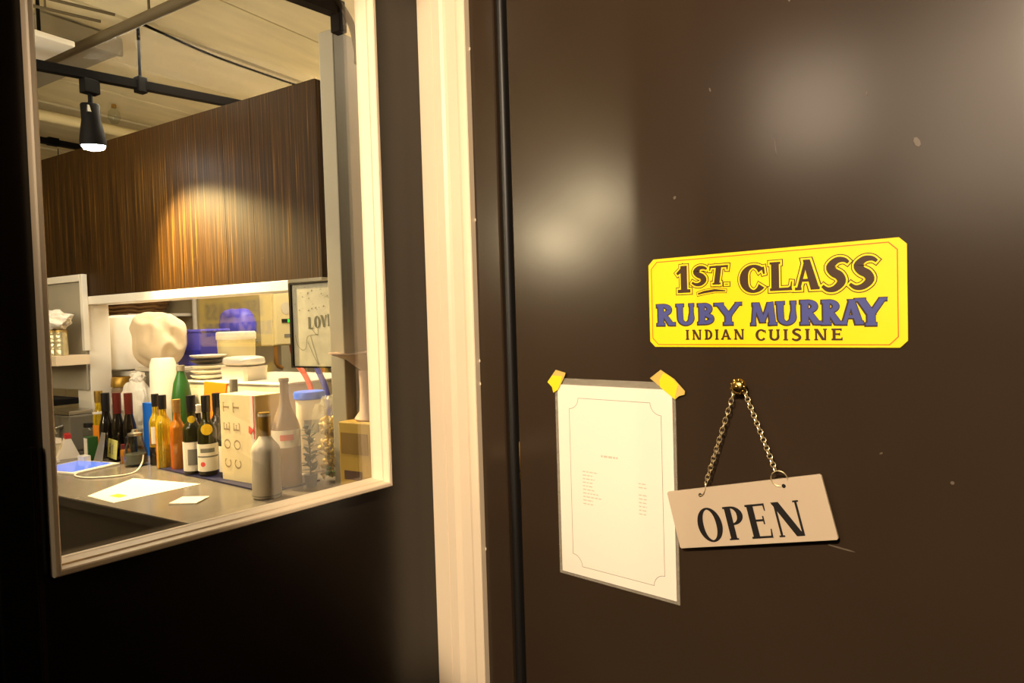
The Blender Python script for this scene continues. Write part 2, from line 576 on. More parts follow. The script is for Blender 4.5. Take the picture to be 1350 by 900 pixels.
    if c == 'S':
        pts = smooth_path([(0.68, 0.86, 0), (0.52, 0.96, 0), (0.30, 0.95, 0), (0.16, 0.76, 0), (0.30, 0.58, 0), (0.50, 0.46, 0), (0.62, 0.26, 0), (0.48, 0.06, 0), (0.26, 0.03, 0), (0.06, 0.16, 0)], 4)
        n = len(pts)
        return [[(p.x, p.y, t + (W_ * 1.05 - t) * sin(pi * min(1, max(0, i / (n - 1)))) ** 1.2) for i, p in enumerate(pts)]], 0.74
    return [], 0.35


def strip(bm, pts, expand, mapf, d):
    """fill one stroke"""
    P = [Vector((p[0], p[1])) for p in pts]
    L, R_ = [], []
    n = len(P)
    for i, p in enumerate(P):
        if (P[0] - P[-1]).length < 1e-4 and n > 4:
            t = P[(i + 1) % (n - 1)] - P[(i - 1) % (n - 1)]
        else:
            t = P[min(i + 1, n - 1)] - P[max(i - 1, 0)]
        t.normalize()
        q = p.copy()
        if expand and n > 1:
            if i == 0:
                q -= t * expand
            if i == n - 1:
                q += t * expand
        nn = Vector((-t.y, t.x)) * (pts[i][2] / 2 + expand)
        if pts[i][2] < 0:          # level ends: offset sideways only
            nn = Vector((pts[i][2] / 2 - expand * 1.25 , 0))
            if t.y < 0:
                nn = -nn
        L.append(bm.verts.new(mapf(q.x + nn.x, q.y + nn.y, d)))
        R_.append(bm.verts.new(mapf(q.x - nn.x, q.y - nn.y, d)))
    for i in range(n - 1):
        try:
            bm.faces.new((L[i], R_[i], R_[i + 1], L[i + 1]))
        except ValueError:
            pass


def letters(bm, specs, mapf, d, W_, t, s, expand=0.0, shift=(0, 0)):
    """specs: (char, x0, x1, y0, y1[, lean]) boxes in sign units"""
    for k in specs:
        c, x0, x1, y0, y1 = k[:5]
        lean = k[5] if len(k) > 5 else 0.0
        S, adv = glyph(c, W_, t, s)
        h = y1 - y0
        sx = (x1 - x0) / adv
        for q_i, stx in enumerate(S):
            pts = [(x0 + p[0] * sx + lean * (p[1] - 0.5) * h + shift[0], y0 + p[1] * h + shift[1], p[2] * (sx + h) / 2 if abs(sx - h) < h else p[2] * sx) for p in stx]
            strip(bm, pts, expand, mapf, d + 0.000012 * (q_i + 1) + 0.000004 * (len(bm.faces) % 3))
    return bm


def word(txt, x0, x1, y0, y1, W_, t, s, gap=0.12, rise=0.0):
    adv = [glyph(c, W_, t, s)[1] for c in txt]
    tot = sum(adv) + gap * (len(txt) - 1)
    k = (x1 - x0) / tot
    out, x = [], x0
    for i, c in enumerate(txt):
        r = rise * (x - x0) / (x1 - x0)
        out.append((c, x, x + adv[i] * k, y0 + r, y1 + r))
        x += (adv[i] + gap) * k
    return out


def line_loop(bm, pts, w, mapf, d, closed=True):
    P = list(pts) + ([pts[0]] if closed else [])
    for a, b in zip(P, P[1:]):
        v = Vector((b[0] - a[0], b[1] - a[1]))
        if v.length < 1e-6:
            continue
        v.normalize()
        n = Vector((-v.y, v.x)) * w / 2
        e = v * w * 0.3
        q = [(a[0] - e.x + n.x, a[1] - e.y + n.y), (a[0] - e.x - n.x, a[1] - e.y - n.y), (b[0] + e.x - n.x, b[1] + e.y - n.y), (b[0] + e.x + n.x, b[1] + e.y + n.y)]
        bm.faces.new([bm.verts.new(mapf(x, y, d)) for x, y in q])


# ------------------------------------------------------------------ corridor shell
AL = radians(87.5)
WD = Vector((cos(AL), -sin(AL), 0))      # along the window wall, away from the corner
WN = Vector((sin(AL), cos(AL), 0))       # out of the wall into the corridor
WM = Matrix(((WD.x, WN.x, 0, 0), (WD.y, WN.y, 0, 0), (0, 0, 1, 0), (0, 0, 0, 1)))
# in the wall frame: x = distance from the corner (s), y = out of the wall, z = up
S0, S1, ZB, ZT = 0.132, 0.641, 1.2199, 2.42

struct(link('floor', B(-6.5, 4, -5, 4, -0.1, 0), 'floor'))
o = struct(link('wall_left', B((-2.6, S0, -0.024, 0, 0, 2.85), (S1, 4.6, -0.024, 0, 0, 2.85), (S0, S1, -0.024, 0, 0, ZB), (S0, S1, -0.024, 0, ZT, 2.85)), 'black_wall'))
o.matrix_world = WM
# window: mitred picture-frame trim round the opening, stepped towards the glass
win = bpy.data.objects.new('window_1', None)
COL.objects.link(win)
struct(win)
win.matrix_world = WM
PROF = [(0.0, 0.0), (0.0, 0.016), (0.0018, 0.018), (0.0062, 0.018), (0.0078, 0.0165), (0.0085, 0.004), (0.0105, 0.003), (0.0115, -0.016), (0.0120, -0.017), (0.0122, -0.024), (0.0, -0.024)]


def frame_side(k):
    bm = bmesh.new()
    rings = []
    for end in (0, 1):
        ring = []
        for w, d in PROF:
            if k == 0:     # bottom
                p = (S0 + w if end == 0 else S1 - w, d, ZB + w)
            elif k == 1:   # left in the picture (far from the corner)
                p = (S1 - w, d, ZB + w if end == 0 else ZT - w)
            elif k == 2:
                p = (S0 + w if end == 0 else S1 - w, d, ZT - w)
            else:
                p = (S0 + w, d, ZB + w if end == 0 else ZT - w)
            ring.append(bm.verts.new(p))
        rings.append(ring)
    n = len(PROF)
    for i in range(n):
        j = (i + 1) % n
        bm.faces.new((rings[0][i], rings[0][j], rings[1][j], rings[1][i]))
    bm.faces.new(rings[0])
    bm.faces.new(rings[1])
    return bm


for k in range(4):
    link('window_frame', frame_side(k), 'cream', win)
link('pane', B(S0 + 0.004, S1 - 0.004, -0.023, -0.019, ZB + 0.004, ZT - 0.004), 'glass', win)

# black lock box and pale switch plate at the far left of the window
lb = empty('lock_box', 'black upright metal box fixed to the black wall left of the window', 'box', (0, 0, 0))
lb.matrix_world = WM @ Matrix.Translation((0.651, 0, 0.72))
link('body', B(0.004, 0.040, 0, 0.012, 0, 0.652), 'blackmetal', lb, bevel=0.002)
link('edge_strip', B(-0.002, 0.003, 0, 0.008, 0.18, 0.652), 'black', lb)
sp = empty('switch_plate', 'small pale wall plate beside the black box at the left edge', 'plate', (0, 0, 0))
sp.matrix_world = WM @ Matrix.Translation((0.694, 0, 1.322))
link('plate', B(-0.012, 0.03, 0, 0.004, -0.017, 0.017), 'plate', sp, bevel=0.001)

# door wall: casing, black frame, door
CAS = [(-0.0, 0.0), (-0.0, -0.020), (0.0378, -0.020), (0.0388, -0.0185), (0.0398, -0.020), (0.0590, -0.0205), (0.0640, -0.0165), (0.0700, -0.0150), (0.0940, -0.0150), (0.0970, -0.0165), (0.1010, -0.0175), (0.1165, -0.0170), (0.1178, -0.0155), (0.1178, 0.0)]


def vertical_profile(prof, z0, z1):
    bm = bmesh.new()
    a = [bm.verts.new((x, y, z0)) for x, y in prof]
    b = [bm.verts.new((x, y, z1)) for x, y in prof]
    n = len(prof)
    for i in range(n):
        j = (i + 1) % n
        bm.faces.new((a[i], a[j], b[j], b[i]))
    bm.faces.new(a)
    bm.faces.new(b)
    return bm


cas = struct(link('trim_1', vertical_profile(CAS, 0, 2.85), 'cream'))
fr = [(0.1178, 0.05), (0.1178, -0.004), (0.1195, -0.006), (0.1735, -0.006), (0.1755, -0.004), (0.1765, 0.004), (0.1765, 0.05)]
frame = struct(link('trim_2', vertical_profile(fr, 0, 2.5), 'black'))
seal = [(0.1765, 0.05), (0.1765, 0.001), (0.180, -0.003), (0.185, -0.0045), (0.190, -0.003), (0.193, 0.002), (0.194, 0.02), (0.194, 0.05)]
struct(link('trim_3', vertical_profile(seal, 0, 2.3), 'rubber', smooth=True))
door = bpy.data.objects.new('door_1', None)
COL.objects.link(door)
struct(door)
door.location = (0.2, 0, 0.008)
link('leaf', B(0.0, 0.90, 0.0, 0.045, 0.0, 2.25), 'black', door, bevel=0.002)
link('strike_plate', B((0.0006, 0.0026, -0.0008, 0.0, 1.238, 1.286), (0.0004, 0.003, -0.0012, 0.0, 1.222, 1.233), (0.0008, 0.003, -0.0012, 0.0, 1.176, 1.187)), 'brass', door)


def speck(bm, x, z, w, h, ang=0.0, y=-0.0005):
    n = 7
    c = [(x + w * cos(2 * pi * i / n) * cos(ang) - h * sin(2 * pi * i / n) * sin(ang),
          z + w * cos(2 * pi * i / n) * sin(ang) + h * sin(2 * pi * i / n) * cos(ang)) for i in range(n)]
    prism(c, lambda a, b, d: (a, d, b), y, 0.0005, bm)


bm = bmesh.new()
for x, z, w, h, a in [(0.46, 1.875, .0016, .004, 0), (0.355, 1.79, .001, .003, .3), (0.595, 1.675, .003, .006, .4), (0.545, 1.74, .0009, .002, 0), (0.30, 1.655, .0025, .002, 1), (0.625, 1.30, .002, .002, 0), (0.555, 1.325, .002, .001, .5), (0.70, 1.18, .001, .002, 0)]:
    speck(bm, x, z, w, h, a)
link('paint_chip', bm, 'scuff', door)
bm = bmesh.new()
for x, z, w, h, a in [(0.355, 1.306, .0045, .003, -.4), (0.51, 1.205, .016, .001, -.1), (0.44, 1.70, .0006, .012, .1), (0.72, 1.19, .006, .003, 0)]:
    speck(bm, x, z, w, h, a)
link('scuff_mark', bm, 'scuff', door)
bm = bmesh.new()
for x, z in [(0.1195, 1.9724), (0.1200, 1.6772), (0.1196, 1.3897), (0.1202, 1.0957), (0.1197, 1.43)]:
    speck(bm, x, z, .0012, .003, 0, -0.0066)
link('paint_chip', bm, 'chip', frame)
struct(link('wall_front', B((0.1178, 1.2, 0.02, 0.1, 2.3, 2.85), (1.12, 3.2, -0.0, 0.1, 0, 2.85)), 'black_wall'))
struct(link('trim_5', B(1.104, 1.16, -0.012, 0.05, 0, 2.3), 'black'))
struct(link('wall_right', B(3.0, 3.1, -4.2, 0.1, 0, 2.85), 'corr_wall'))
struct(link('wall_back', B(0.0, 3.1, -4.3, -4.2, 0, 2.85), 'corr_wall'))

# ceiling spot of the corridor, behind the camera
struct(link('ceiling_panel', B(0.25, 3.1, -4.3, 0.1, 2.85, 2.95), 'corr_wall'))
sc = empty('ceiling_spotlight', 'brass ceiling spotlight of the corridor behind the view', 'spotlight', KEY + Vector((0, 0, 0.10)))
link('head', lathe([(0, 0.05), (0.05, 0.05), (0.055, 0.04), (0.055, -0.05), (0.05, -0.05), (0.048, 0.03), (0, 0.035)], 20), 'brass', sc, smooth=True)
link('stem', tube([(0, 0, 0.05), (0, 0, 0.145)], 0.008), 'brass', sc)

# ------------------------------------------------------------------ yellow sign on the door
ys = empty('hanging_sign', 'yellow hand-painted cuisine sign with clipped corners on the black door', 'sign', (0.4575, 0, 1.4555))
SW, SH = 0.3268, 0.1245


def clipped(x0, x1, z0, z1, c, bow=0.0):
    return [(x0 + c, z0), ((x0 + x1) / 2, z0 - bow), (x1 - c, z0), (x1, z0 + c), (x1, z1 - c), (x1 - c, z1), ((x0 + x1) / 2, z1 + bow), (x0 + c, z1), (x0, z1 - c), (x0, z0 + c)]


sgn = lambda a, b, d: (a, -d, b)
link('board', prism(clipped(0, SW, 0, SH, 0.008), sgn, 0.0, 0.0025), 'yellow', ys, bevel=0.0004)
bm = bmesh.new()
line_loop(bm, clipped(0.0048, SW - 0.0095, 0.0035, SH - 0.0045, 0.009), 0.0012, sgn, 0.0028)
link('border_line', bm, 'orange_line', ys)
T1 = [('1', .0405, .0655, .075, .112), ('S', .0665, .0895, .0845, .1085, .15), ('T', .0915, .1170, .0838, .1085, .15), ('.', .1145, .1185, .0828, .0878),
      ('C', .1335, .1680, .0712, .1050), ('L', .1735, .2020, .0712, .1075), ('A', .2050, .2330, .0705, .1075), ('S', .2375, .2650, .0685, .1055, .25), ('S', .2680, .2955, .0695, .1045, .25)]
UND = [(.0755, .0722, .0022), (.085, .0745, .0034), (.100, .0762, .0034), (.1145, .0748, .0016)]
for ex, mm, d in ((0.0031, 'brown_ink', 0.0027), (0.0020, 'yellow', 0.0029), (0.0, 'brown_ink', 0.0031)):
    bm = bmesh.new()
    letters(bm, T1, sgn, d, 0.27, 0.10, 0.05, ex)
    strip(bm, UND, ex * .7, sgn, d)
    link('title_lettering', bm, mm, ys)
T2 = [('R', .0120, .0405, .0300, .0600), ('U', .0435, .0710, .0305, .0595), ('B', .0745, .0985, .0308, .0590), ('Y', .1020, .1345, .0295, .0585),
      ('M', .1485, .1800, .0282, .0570), ('U', .1815, .2070, .0285, .0575), ('R', .2100, .2350, .0278, .0580), ('R', .2352, .2590, .0272, .0572), ('A', .2575, .2810, .0270, .0565), ('Y', .2755, .3045, .0255, .0575)]
for ex, mm, d, sh in ((0.0011, 'dark_ink', 0.0027, (-.0005, -.0002)), (-0.0002, 'blue_ink', 0.0031, (.0002, .0002))):
    bm = bmesh.new()
    letters(bm, T2, sgn, d, 0.265, 0.135, 0.045, ex, sh)
    link('name_lettering', bm, mm, ys)
bm = bmesh.new()
letters(bm, word('INDIAN', .0560, .1400, .0100, .0238, .22, .14, .06, .22), sgn, 0.0029, .22, .14, .06)
letters(bm, word('CUISINE', .1535, .2585, .0088, .0228, .22, .14, .06, .22), sgn, 0.0029, .22, .14, .06)
link('cuisine_lettering', bm, 'brown_ink', ys)

# ------------------------------------------------------------------ laminated menu taped to the door
mn = empty('menu_sheet', 'laminated white menu sheet taped to the black door', 'menu', (0.2835, 0, 1.0895))
mz = lambda a, b, d: (a, -d, b)
link('laminate', B(-0.0015, 0.2115, -0.0022, -0.0005, -0.001, 0.3155), 'laminate', mn)
link('paper', B(0.0050, 0.2075, -0.0036, -0.0024, 0.0042, 0.3055), 'paper', mn)
x0, x1, z0, z1, r = 0.0272, 0.1895, 0.0188, 0.2853, 0.0175
pts = []
for cx, cz, a0 in ((x0, z0, 90), (x1, z0, 180), (x1, z1, 270), (x0, z1, 0)):
    for i in range(7):
        a = radians(a0 - 90 * i / 6)
        pts.append((cx + r * cos(a), cz + r * sin(a)))
bm = bmesh.new()
line_loop(bm, pts, 0.0006, mz, 0.0038)
link('border_line', bm, 'grey_line', mn)
bm = bmesh.new()
rr = random.Random(3)


def scribble(x, z, w, h, mm=bm):
    while w > 0:
        k = rr.uniform(.003, .007)
        box(bm, x, x + min(k, w), -0.0039, -0.0037, z, z + h)
        x += k + .0018
        w -= k + .0018


for i in range(10):
    z = 0.170 - i * 0.0056
    scribble(0.050, z, rr.choice([0.018, 0.028, 0.035, 0.022]), 0.0016)
    if i not in (0, 3):
        scribble(0.150, z, 0.013, 0.0016)
scribble(0.085, 0.197, 0.03, 0.003)
link('menu_text', bm, 'faint', mn)['kind'] = 'stuff'


def tape(label, pts, split):
    q = [Vector(p) for p in pts]
    c = sum(q, Vector((0, 0))) / len(q)
    e = empty('tape_strip', label, 'tape', (c.x, 0, c.y), 0, 'yellow tape strips on the menu')
    loc = [(p.x - c.x, p.y - c.y) for p in q]
    link('strip', prism(loc, mz, 0.0042, 0.0046), 'tape_pale', e)
    link('double_layer', prism([(a - c.x, b - c.y) for a, b in split], mz, 0.0047, 0.005), 'tape', e)


tape('shorter yellow tape strip at the top left corner of the menu',
     [(.2865, 1.4183), (.3062, 1.4140), (.3040, 1.409), (.2905, 1.3865), (.2807, 1.3814), (.2780, 1.3905), (.2689, 1.3981)],
     [(.2790, 1.4090), (.2990, 1.4085), (.2960, 1.3985), (.2900, 1.3865), (.2807, 1.3814), (.2782, 1.3905), (.2695, 1.3978)])
tape('longer slanted yellow tape strip at the top right corner of the menu',
     [(.4744, 1.4231), (.4950, 1.4110), (.5113, 1.3944), (.5105, 1.3895), (.5020, 1.3870), (.4960, 1.3819), (.4570, 1.4106)],
     [(.4790, 1.4190), (.4900, 1.4135), (.5010, 1.4035), (.4975, 1.3905), (.4960, 1.3819), (.4730, 1.3985), (.4720, 1.4080)])

# ------------------------------------------------------------------ OPEN plate on its chain, hung from a brass nail
YP = -0.017
op = empty('open_sign', 'pale open sign hanging crooked on a gold chain from a brass nail', 'sign', (0.6003, YP, 1.2410))
tilt = radians(14.0)
R2 = lambda a, b: (a * cos(tilt) - b * sin(tilt), a * sin(tilt) + b * cos(tilt))
BW, BH = 0.2125, 0.0785


def bd(a, b, d):
    x, z = R2(a, b)
    return (x, -d, z)


rc = 0.002
ol = [(-BW / 2 + rc, -BH / 2), (BW / 2 - rc, -BH / 2), (BW / 2, -BH / 2 + rc), (BW / 2, BH / 2 - rc), (BW / 2 - rc, BH / 2), (-BW / 2 + rc, BH / 2), (-BW / 2, BH / 2 - rc), (-BW / 2, -BH / 2 + rc)]
link('board', prism(ol, bd, -0.0015, 0.0025), 'plate', op, bevel=0.0005)
bm = bmesh.new()
letters(bm, word('OPEN', -0.0705, 0.0725, -0.0320, 0.0115, .205, .065, .06, .14), bd, 0.0028, .205, .065, .06)
link('lettering', bm, 'black_ink', op)
HL, HR = (-0.0565, 0.0300), (0.0585, 0.0300)
for hx, hy in (HL, HR):
    link('punched_hole', prism([(hx + 0.0026 * cos(2 * pi * i / 12), hy + 0.0026 * sin(2 * pi * i / 12)) for i in range(12)], bd, 0.0024, 0.0027), 'black_ink', op)
NAIL = Vector((0.5930, 0, 1.4055))
nl = Vector((NAIL.x - 0.6003, 0, NAIL.z - 1.2410))      # nail in the sign's frame


def ring(cx, cz, r, yw, a0, a1, wire=0.0007, bm=None):
    pts = [(cx + r * cos(radians(a)), yw - 0.004 * sin(radians(a) * 0.5 + 0.3), cz + r * sin(radians(a))) for a in range(a0, a1 + 1, 15)]
    return tube(pts, wire, 6, bm)


hl = Vector(bd(HL[0], HL[1], 0))
hr = Vector(bd(HR[0], HR[1], 0))
link('ring', ring(hr.x - 0.005, hr.z + 0.0088, 0.0098, -0.001, -60, 290), 'chain', op, smooth=True)
link('ring', tube(smooth_path([(hl.x, -0.0035, hl.z), (hl.x + 0.004, -0.005, hl.z + 0.001), (hl.x + 0.0075, -0.004, hl.z + 0.008), (hl.x + 0.008, -0.002, hl.z + 0.017), (hl.x + 0.006, 0.003, hl.z + 0.012)], 5), 0.0007, 6), 'chain', op, smooth=True)


def chain(a, b, twist):
    a, b = Vector(a), Vector(b)
    n = 20
    bm = bmesh.new()
    d = (b - a)
    L = d.length / n
    d.normalize()
    side = Vector((0, -1, 0)).cross(d).normalized()
    out = d.cross(side)
    for i in range(n):
        c = a + (b - a) * ((i + 0.5) / n)
        ang = radians(40 if i % 2 else -40) + twist * max(0, 1 - i / 11.0)
        s2 = side * cos(ang) + out * sin(ang)
        pts = []
        for k in range(10):
            t = 2 * pi * k / 10
            pts.append(c + d * (L * 0.70 * cos(t)) + s2 * (0.0030 * sin(t)))
        tube(pts, 0.00065, 5, bm, True)
    return bm


c1 = Vector((hl.x + 0.0078, -0.002, hl.z + 0.016))
c2 = Vector((hr.x - 0.010, -0.002, hr.z + 0.0175))
link('chain', chain(nl + Vector((-0.006, 0.003, -0.004)), c1, 0.9), 'chain', op, smooth=True)
link('chain', chain(nl + Vector((0.006, 0.003, -0.004)), c2, 0.0), 'chain', op, smooth=True)
na = empty('brass_nail', 'domed brass nail head holding the chain on the black door', 'nail', NAIL)
bm = lathe([(0, 0.0), (0.003, 0.0), (0.003, 0.014), (0.0095, 0.0145), (0.0105, 0.016), (0.0085, 0.0205), (0.005, 0.0225), (0, 0.023)], 20)
o = link('head', bm, 'brass', na, rot=(radians(90), 0, 0), smooth=True)
bm = bmesh.new()
for i in range(9):
    a = 2 * pi * i / 9
    bmesh.ops.create_uvsphere(bm, u_segments=8, v_segments=6, radius=0.0024, matrix=Matrix.Translation((0.0085 * cos(a), -0.0185, 0.0085 * sin(a))))
bmesh.ops.create_uvsphere(bm, u_segments=8, v_segments=6, radius=0.003, matrix=Matrix.Translation((0, -0.0225, 0)))
link('beaded_rim', bm, 'brass', na, smooth=True)

# ================================================================== bar room behind the glass
ZC = 0.945
ZCEIL = 2.80


def rlink(name, bm, m, **k):
    o = link(name, bm, m, **k)
    o.location = ORG
    o.rotation_euler = (0, 0, ROT)
    return o


# ceiling: cast concrete in broad strips
ce = bpy.data.objects.new('ceiling', None)
COL.objects.link(ce)
struct(ce)
ce.location = ORG + Vector((0, 0, ZCEIL))
ce.rotation_euler = (0, 0, ROT)
link('slab', B(-4.6, 6.0, -5.5, 3.2, 0.03, 0.13), 'ceil', ce)
strips = [-4.6, -4.0, -3.4, -2.85, -2.35, -1.92, -1.46, -0.98, -0.52, -0.05, 0.42, 0.9, 1.5]
for i in range(len(strips) - 1):
    dz = random.uniform(-0.008, 0.004)
    link('ceiling_strip', B(strips[i] + 0.009, strips[i + 1] - 0.009, -5.0, 1.6, dz, 0.031), 'ceil', ce, bevel=0.003)
struct(rlink('wall_kitchen', B(-4.6, 0.9, 1.30, 1.40, 0, ZCEIL), 'beige_wall'))
struct(rlink('wall_far', B(-4.7, -4.6, -5.0, 1.40, 0, ZCEIL), 'beige_wall'))
struct(rlink('wall_near', B(-4.7, 4.0, -5.2, -5.0, 0, ZCEIL), 'beige_wall'))
struct(rlink('wall_partition', B(0.100, 0.168, -0.072, 1.299, 0, 2.49), 'grey_paint', bevel=0.004))

# bulkhead of striped boards over the serving hatch
wp = item('wood_panel', 'striped brown wood bulkhead panel hanging above the bar hatch', 'panel', 0, 0, 1.675)
px = 0.0
k = 0
while px > -2.42:
    w = random.choice([0.17, 0.21, 0.24, 0.19])
    link('plank', B(-w + 0.0007, -0.0007, 0.0, 0.03, 0.0, 0.705), 'wood', wp, loc=(px, random.uniform(0, .0012), 0))
    px -= w
    k += 1
link('backing_board', B(px, 0.0, 0.031, 0.09, 0.0, 0.70), 'counter_front', wp)
link('edge_strip', B(-0.175, 0.0, -0.003, 0.03, -0.012, -0.0005), 'steel', wp)
hf = item('hatch_frame', 'white painted frame around the serving hatch below the wood panel', 'frame', 0, 0, 0)
link('header', B(-1.73, -0.178, -0.004, 0.12, 1.635, 1.6735), 'white', hf, bevel=0.002)
link('jamb', B(-1.725, -1.60, 0.0, 0.10, ZC + 0.001, 1.6345), 'white', hf, bevel=0.002)

# counter
ct = item('bar_counter', 'grey bar counter with glossy top full of bottles', 'counter', 0, 0, 0)
link('worktop', B(-3.6, 0.097, -0.578, 0.80, ZC - 0.006, ZC), 'counter', ct, bevel=0.001)
link('core_board', B(-3.6, 0.097, -0.576, 0.80, ZC - 0.035, ZC - 0.0062), 'counter_front', ct)
link('front_panel', B(-3.6, 0.09, -0.555, -0.53, 0.05, ZC - 0.036), 'counter_front', ct)
link('back_panel', B(-3.6, 0.09, 0.76, 0.79, 0.0, ZC - 0.036), 'counter_front', ct)
link('plinth', B(-3.6, 0.09, -0.5, -0.47, 0.0, 0.049), 'blackmetal', ct)
bmat = item('bar_mat', 'navy strip mat under the row of bottles', 'mat', -0.38, -0.11, ZC)
link('mat', B(-0.40, 0.36, -0.10, 0.11, 0.0, 0.006), 'navy', bmat, rot=(0, 0, radians(-6)))
ZM = ZC + 0.0062

# stool below the counter
st = item('bar_stool', 'dark brown round bar stool below the counter front', 'stool', -0.62, -0.86, 0)
link('seat', lathe([(0, 0.62), (0.16, 0.62), (0.175, 0.64), (0.17, 0.67), (0.12, 0.685), (0, 0.69)], 28), 'stool', st, smooth=True)
for i in range(4):
    a = pi / 4 + i * pi / 2
    link('leg', tube([(0.11 * cos(a), 0.11 * sin(a), 0.625), (0.19 * cos(a), 0.19 * sin(a), 0.0)], 0.014), 'blackmetal', st)
link('footrest', tube([(0.165 * cos(2 * pi * i / 20), 0.165 * sin(2 * pi * i / 20), 0.22) for i in range(20)], 0.009, 8, None, True), 'blackmetal', st)

# ------------------------------------------------------------------ bottles
CAMDIR = radians(-36)


def arc_label(r, z0, z1, half, n=14, c=CAMDIR):
    bm = bmesh.new()
    vs = []
    for i in range(n + 1):
        a = c + radians(-half + 2 * half * i / n)
        vs.append([bm.verts.new(((r + q) * cos(a), (r + q) * sin(a), z)) for q, z in ((0.0003, z0), (0.0011, z0), (0.0011, z1), (0.0003, z1))])
    for a, b in zip(vs, vs[1:]):
        for k in range(4):
            bm.faces.new((a[k], b[k], b[(k + 1) % 4], a[(k + 1) % 4]))
    bm.faces.new(vs[0])
    bm.faces.new(vs[-1])
    return bm


def disc_label(r, z, rad, c=CAMDIR, push=0.0012):
    """a round sticker wrapped on a cylinder"""
    bm = bmesh.new()
    n, m = 16, 5
    rings = []
    for k in range(1, m + 1):
        q = rad * k / m
        rings.append([bm.verts.new(((r + push) * cos(c + q * cos(2 * pi * i / n) / r), (r + push) * sin(c + q * cos(2 * pi * i / n) / r), z + q * sin(2 * pi * i / n))) for i in range(n)])
    cv = bm.verts.new(((r + push) * cos(c), (r + push) * sin(c), z))
    for i in range(n):
        bm.faces.new((rings[0][i], rings[0][(i + 1) % n], cv))
    for a, b in zip(rings, rings[1:]):
        for i in range(n):
            bm.faces.new((a[i], b[i], b[(i + 1) % n], a[(i + 1) % n]))
    return bm


def bottle(label, x, y, r, h, glass, cap, cap_len, sh=0.55, neck=0.013, labels=(), discs=(), z=None, cat='bottle', slope=0.16, mouth=None, name='bottle', group='bottles on the bar counter'):
    e = item(name, label, cat, x, y, ZM if z is None else z, 0, group)
    s0 = h * sh
    s1 = s0 + h * slope
    prof = [(0, 0.0), (r * .88, 0.0), (r, 0.006), (r, s0)]
    for i in range(1, 7):
        t = i / 6
        k = (1 + cos(pi * t)) / 2
        prof.append((neck + (r - neck) * k, s0 + (s1 - s0) * t))
    prof += [(neck, h - 0.012), (neck * 1.15, h - 0.010), (neck * 1.15, h - 0.002), (neck * .9, h), (0, h)]
    link('body', lathe(prof, 28), glass, e, smooth=True)
    if cap:
        link('cap', lathe([(0, h + 0.002), (neck + .0018, h + 0.0018), (neck + .0025, h - 0.004), (neck + .0016, h - cap_len), (neck + .0004, h - cap_len)], 20), cap, e, smooth=True)
    for z0, z1, half, m in labels:
        link('label', arc_label(r, z0, z1, half), m, e)
    for rr_, zc, rad, m in discs:
        link('sticker', disc_label(rr_, zc, rad), m, e)
    return e


bottle('dark bottle with black neck behind the yellow-green card', -1.255, -0.118, 0.029, 0.286, 'darkglass', 'blackcap', 0.08, 0.45, 0.015, slope=0.28, z=ZC)
bottle('dark bottle with red foil neck, left of two, behind the yellow-green card', -1.200, -0.098, 0.027, 0.286, 'darkglass', 'redcap', 0.09, 0.45, 0.015, slope=0.28, z=ZC)
bottle('dark bottle with red foil neck beside the blue carton', -1.145, -0.078, 0.027, 0.284, 'darkglass', 'redcap', 0.09, 0.45, 0.015, slope=0.28, z=ZC)
bottle('orange labelled golden bottle left of the dark bottles', -1.345, -0.10, 0.026, 0.290, 'oil', 'goldcap', 0.05, 0.6, 0.015, labels=((0.03, 0.14, 80, 'label_orange'), (0.19, 0.2, 80, 'label')), z=ZC)
bottle('slim golden oil bottle with black cap and pale label', -0.885, -0.112, 0.027, 0.292, 'oil', 'blackcap', 0.05, 0.60, 0.012, labels=((0.09, 0.16, 40, 'label'), (0.0, 0.075, 90, 'darkglass')), z=ZC)
bottle('round-shouldered golden oil bottle with black cap', -0.785, -0.142, 0.030, 0.294, 'oil', 'blackcap', 0.055, 0.60, 0.013, z=ZC)
bottle('amber liquor bottle with a cork stopper', -0.702, -0.135, 0.029, 0.272, 'amber', 'cork', 0.05, 0.58, 0.013, discs=())
bottle('dark bottle with narrow white labels between amber and wine bottles', -0.655, -0.075, 0.027, 0.245, 'darkglass', 'label', 0.03, 0.66, 0.012, labels=((0.005, 0.085, 85, 'label'), (0.10, 0.165, 60, 'label')))
e = bottle('green wine bottle with white picture label and yellow neck sticker', -0.560, -0.165, 0.034, 0.296, 'greenglass', 'blackcap', 0.06, 0.56, 0.0145, labels=((0.012, 0.122, 88, 'label'),), discs=((0.0225, 0.208, 0.014, 'label_yellow'),))
link('label_picture', arc_label(0.0352, 0.035, 0.095, 28), 'label_grey', e)
e = bottle('wine bottle with round yellow sticker and red-stamped white label', -0.475, -0.160, 0.035, 0.298, 'greenglass', 'blackcap', 0.06, 0.56, 0.0145, labels=((0.018, 0.120, 88, 'label'),), discs=((0.034, 0.175, 0.021, 'label_yellow'),))
link('label_stamp', disc_label(0.035, 0.045, 0.009, CAMDIR - 0.5, 0.0016), 'label_red', e)
link('label_print', arc_label(0.0352, 0.070, 0.076, 75), 'label_grey', e)
link('label_print', arc_label(0.0352, 0.088, 0.104, 42), 'label_grey', e)
bottle('dark wine bottle with black foil standing behind the front wine bottles', -0.610, -0.02, 0.033, 0.288, 'darkglass', 'blackcap', 0.07, 0.56, 0.0145, z=ZM)
bottle('tall slim grey-necked bottle behind the yellow-stickered wine bottle', -0.565, 0.03, 0.032, 0.34, 'darkglass', 'grey_plastic', 0.06, 0.6, 0.014, z=ZM)
bottle('clear water bottle with black cap beside the cream carton', -0.386, -0.145, 0.026, 0.238, 'clear', 'blackcap', 0.016, 0.62, 0.013, labels=((0.02, 0.115, 70, 'label'),))
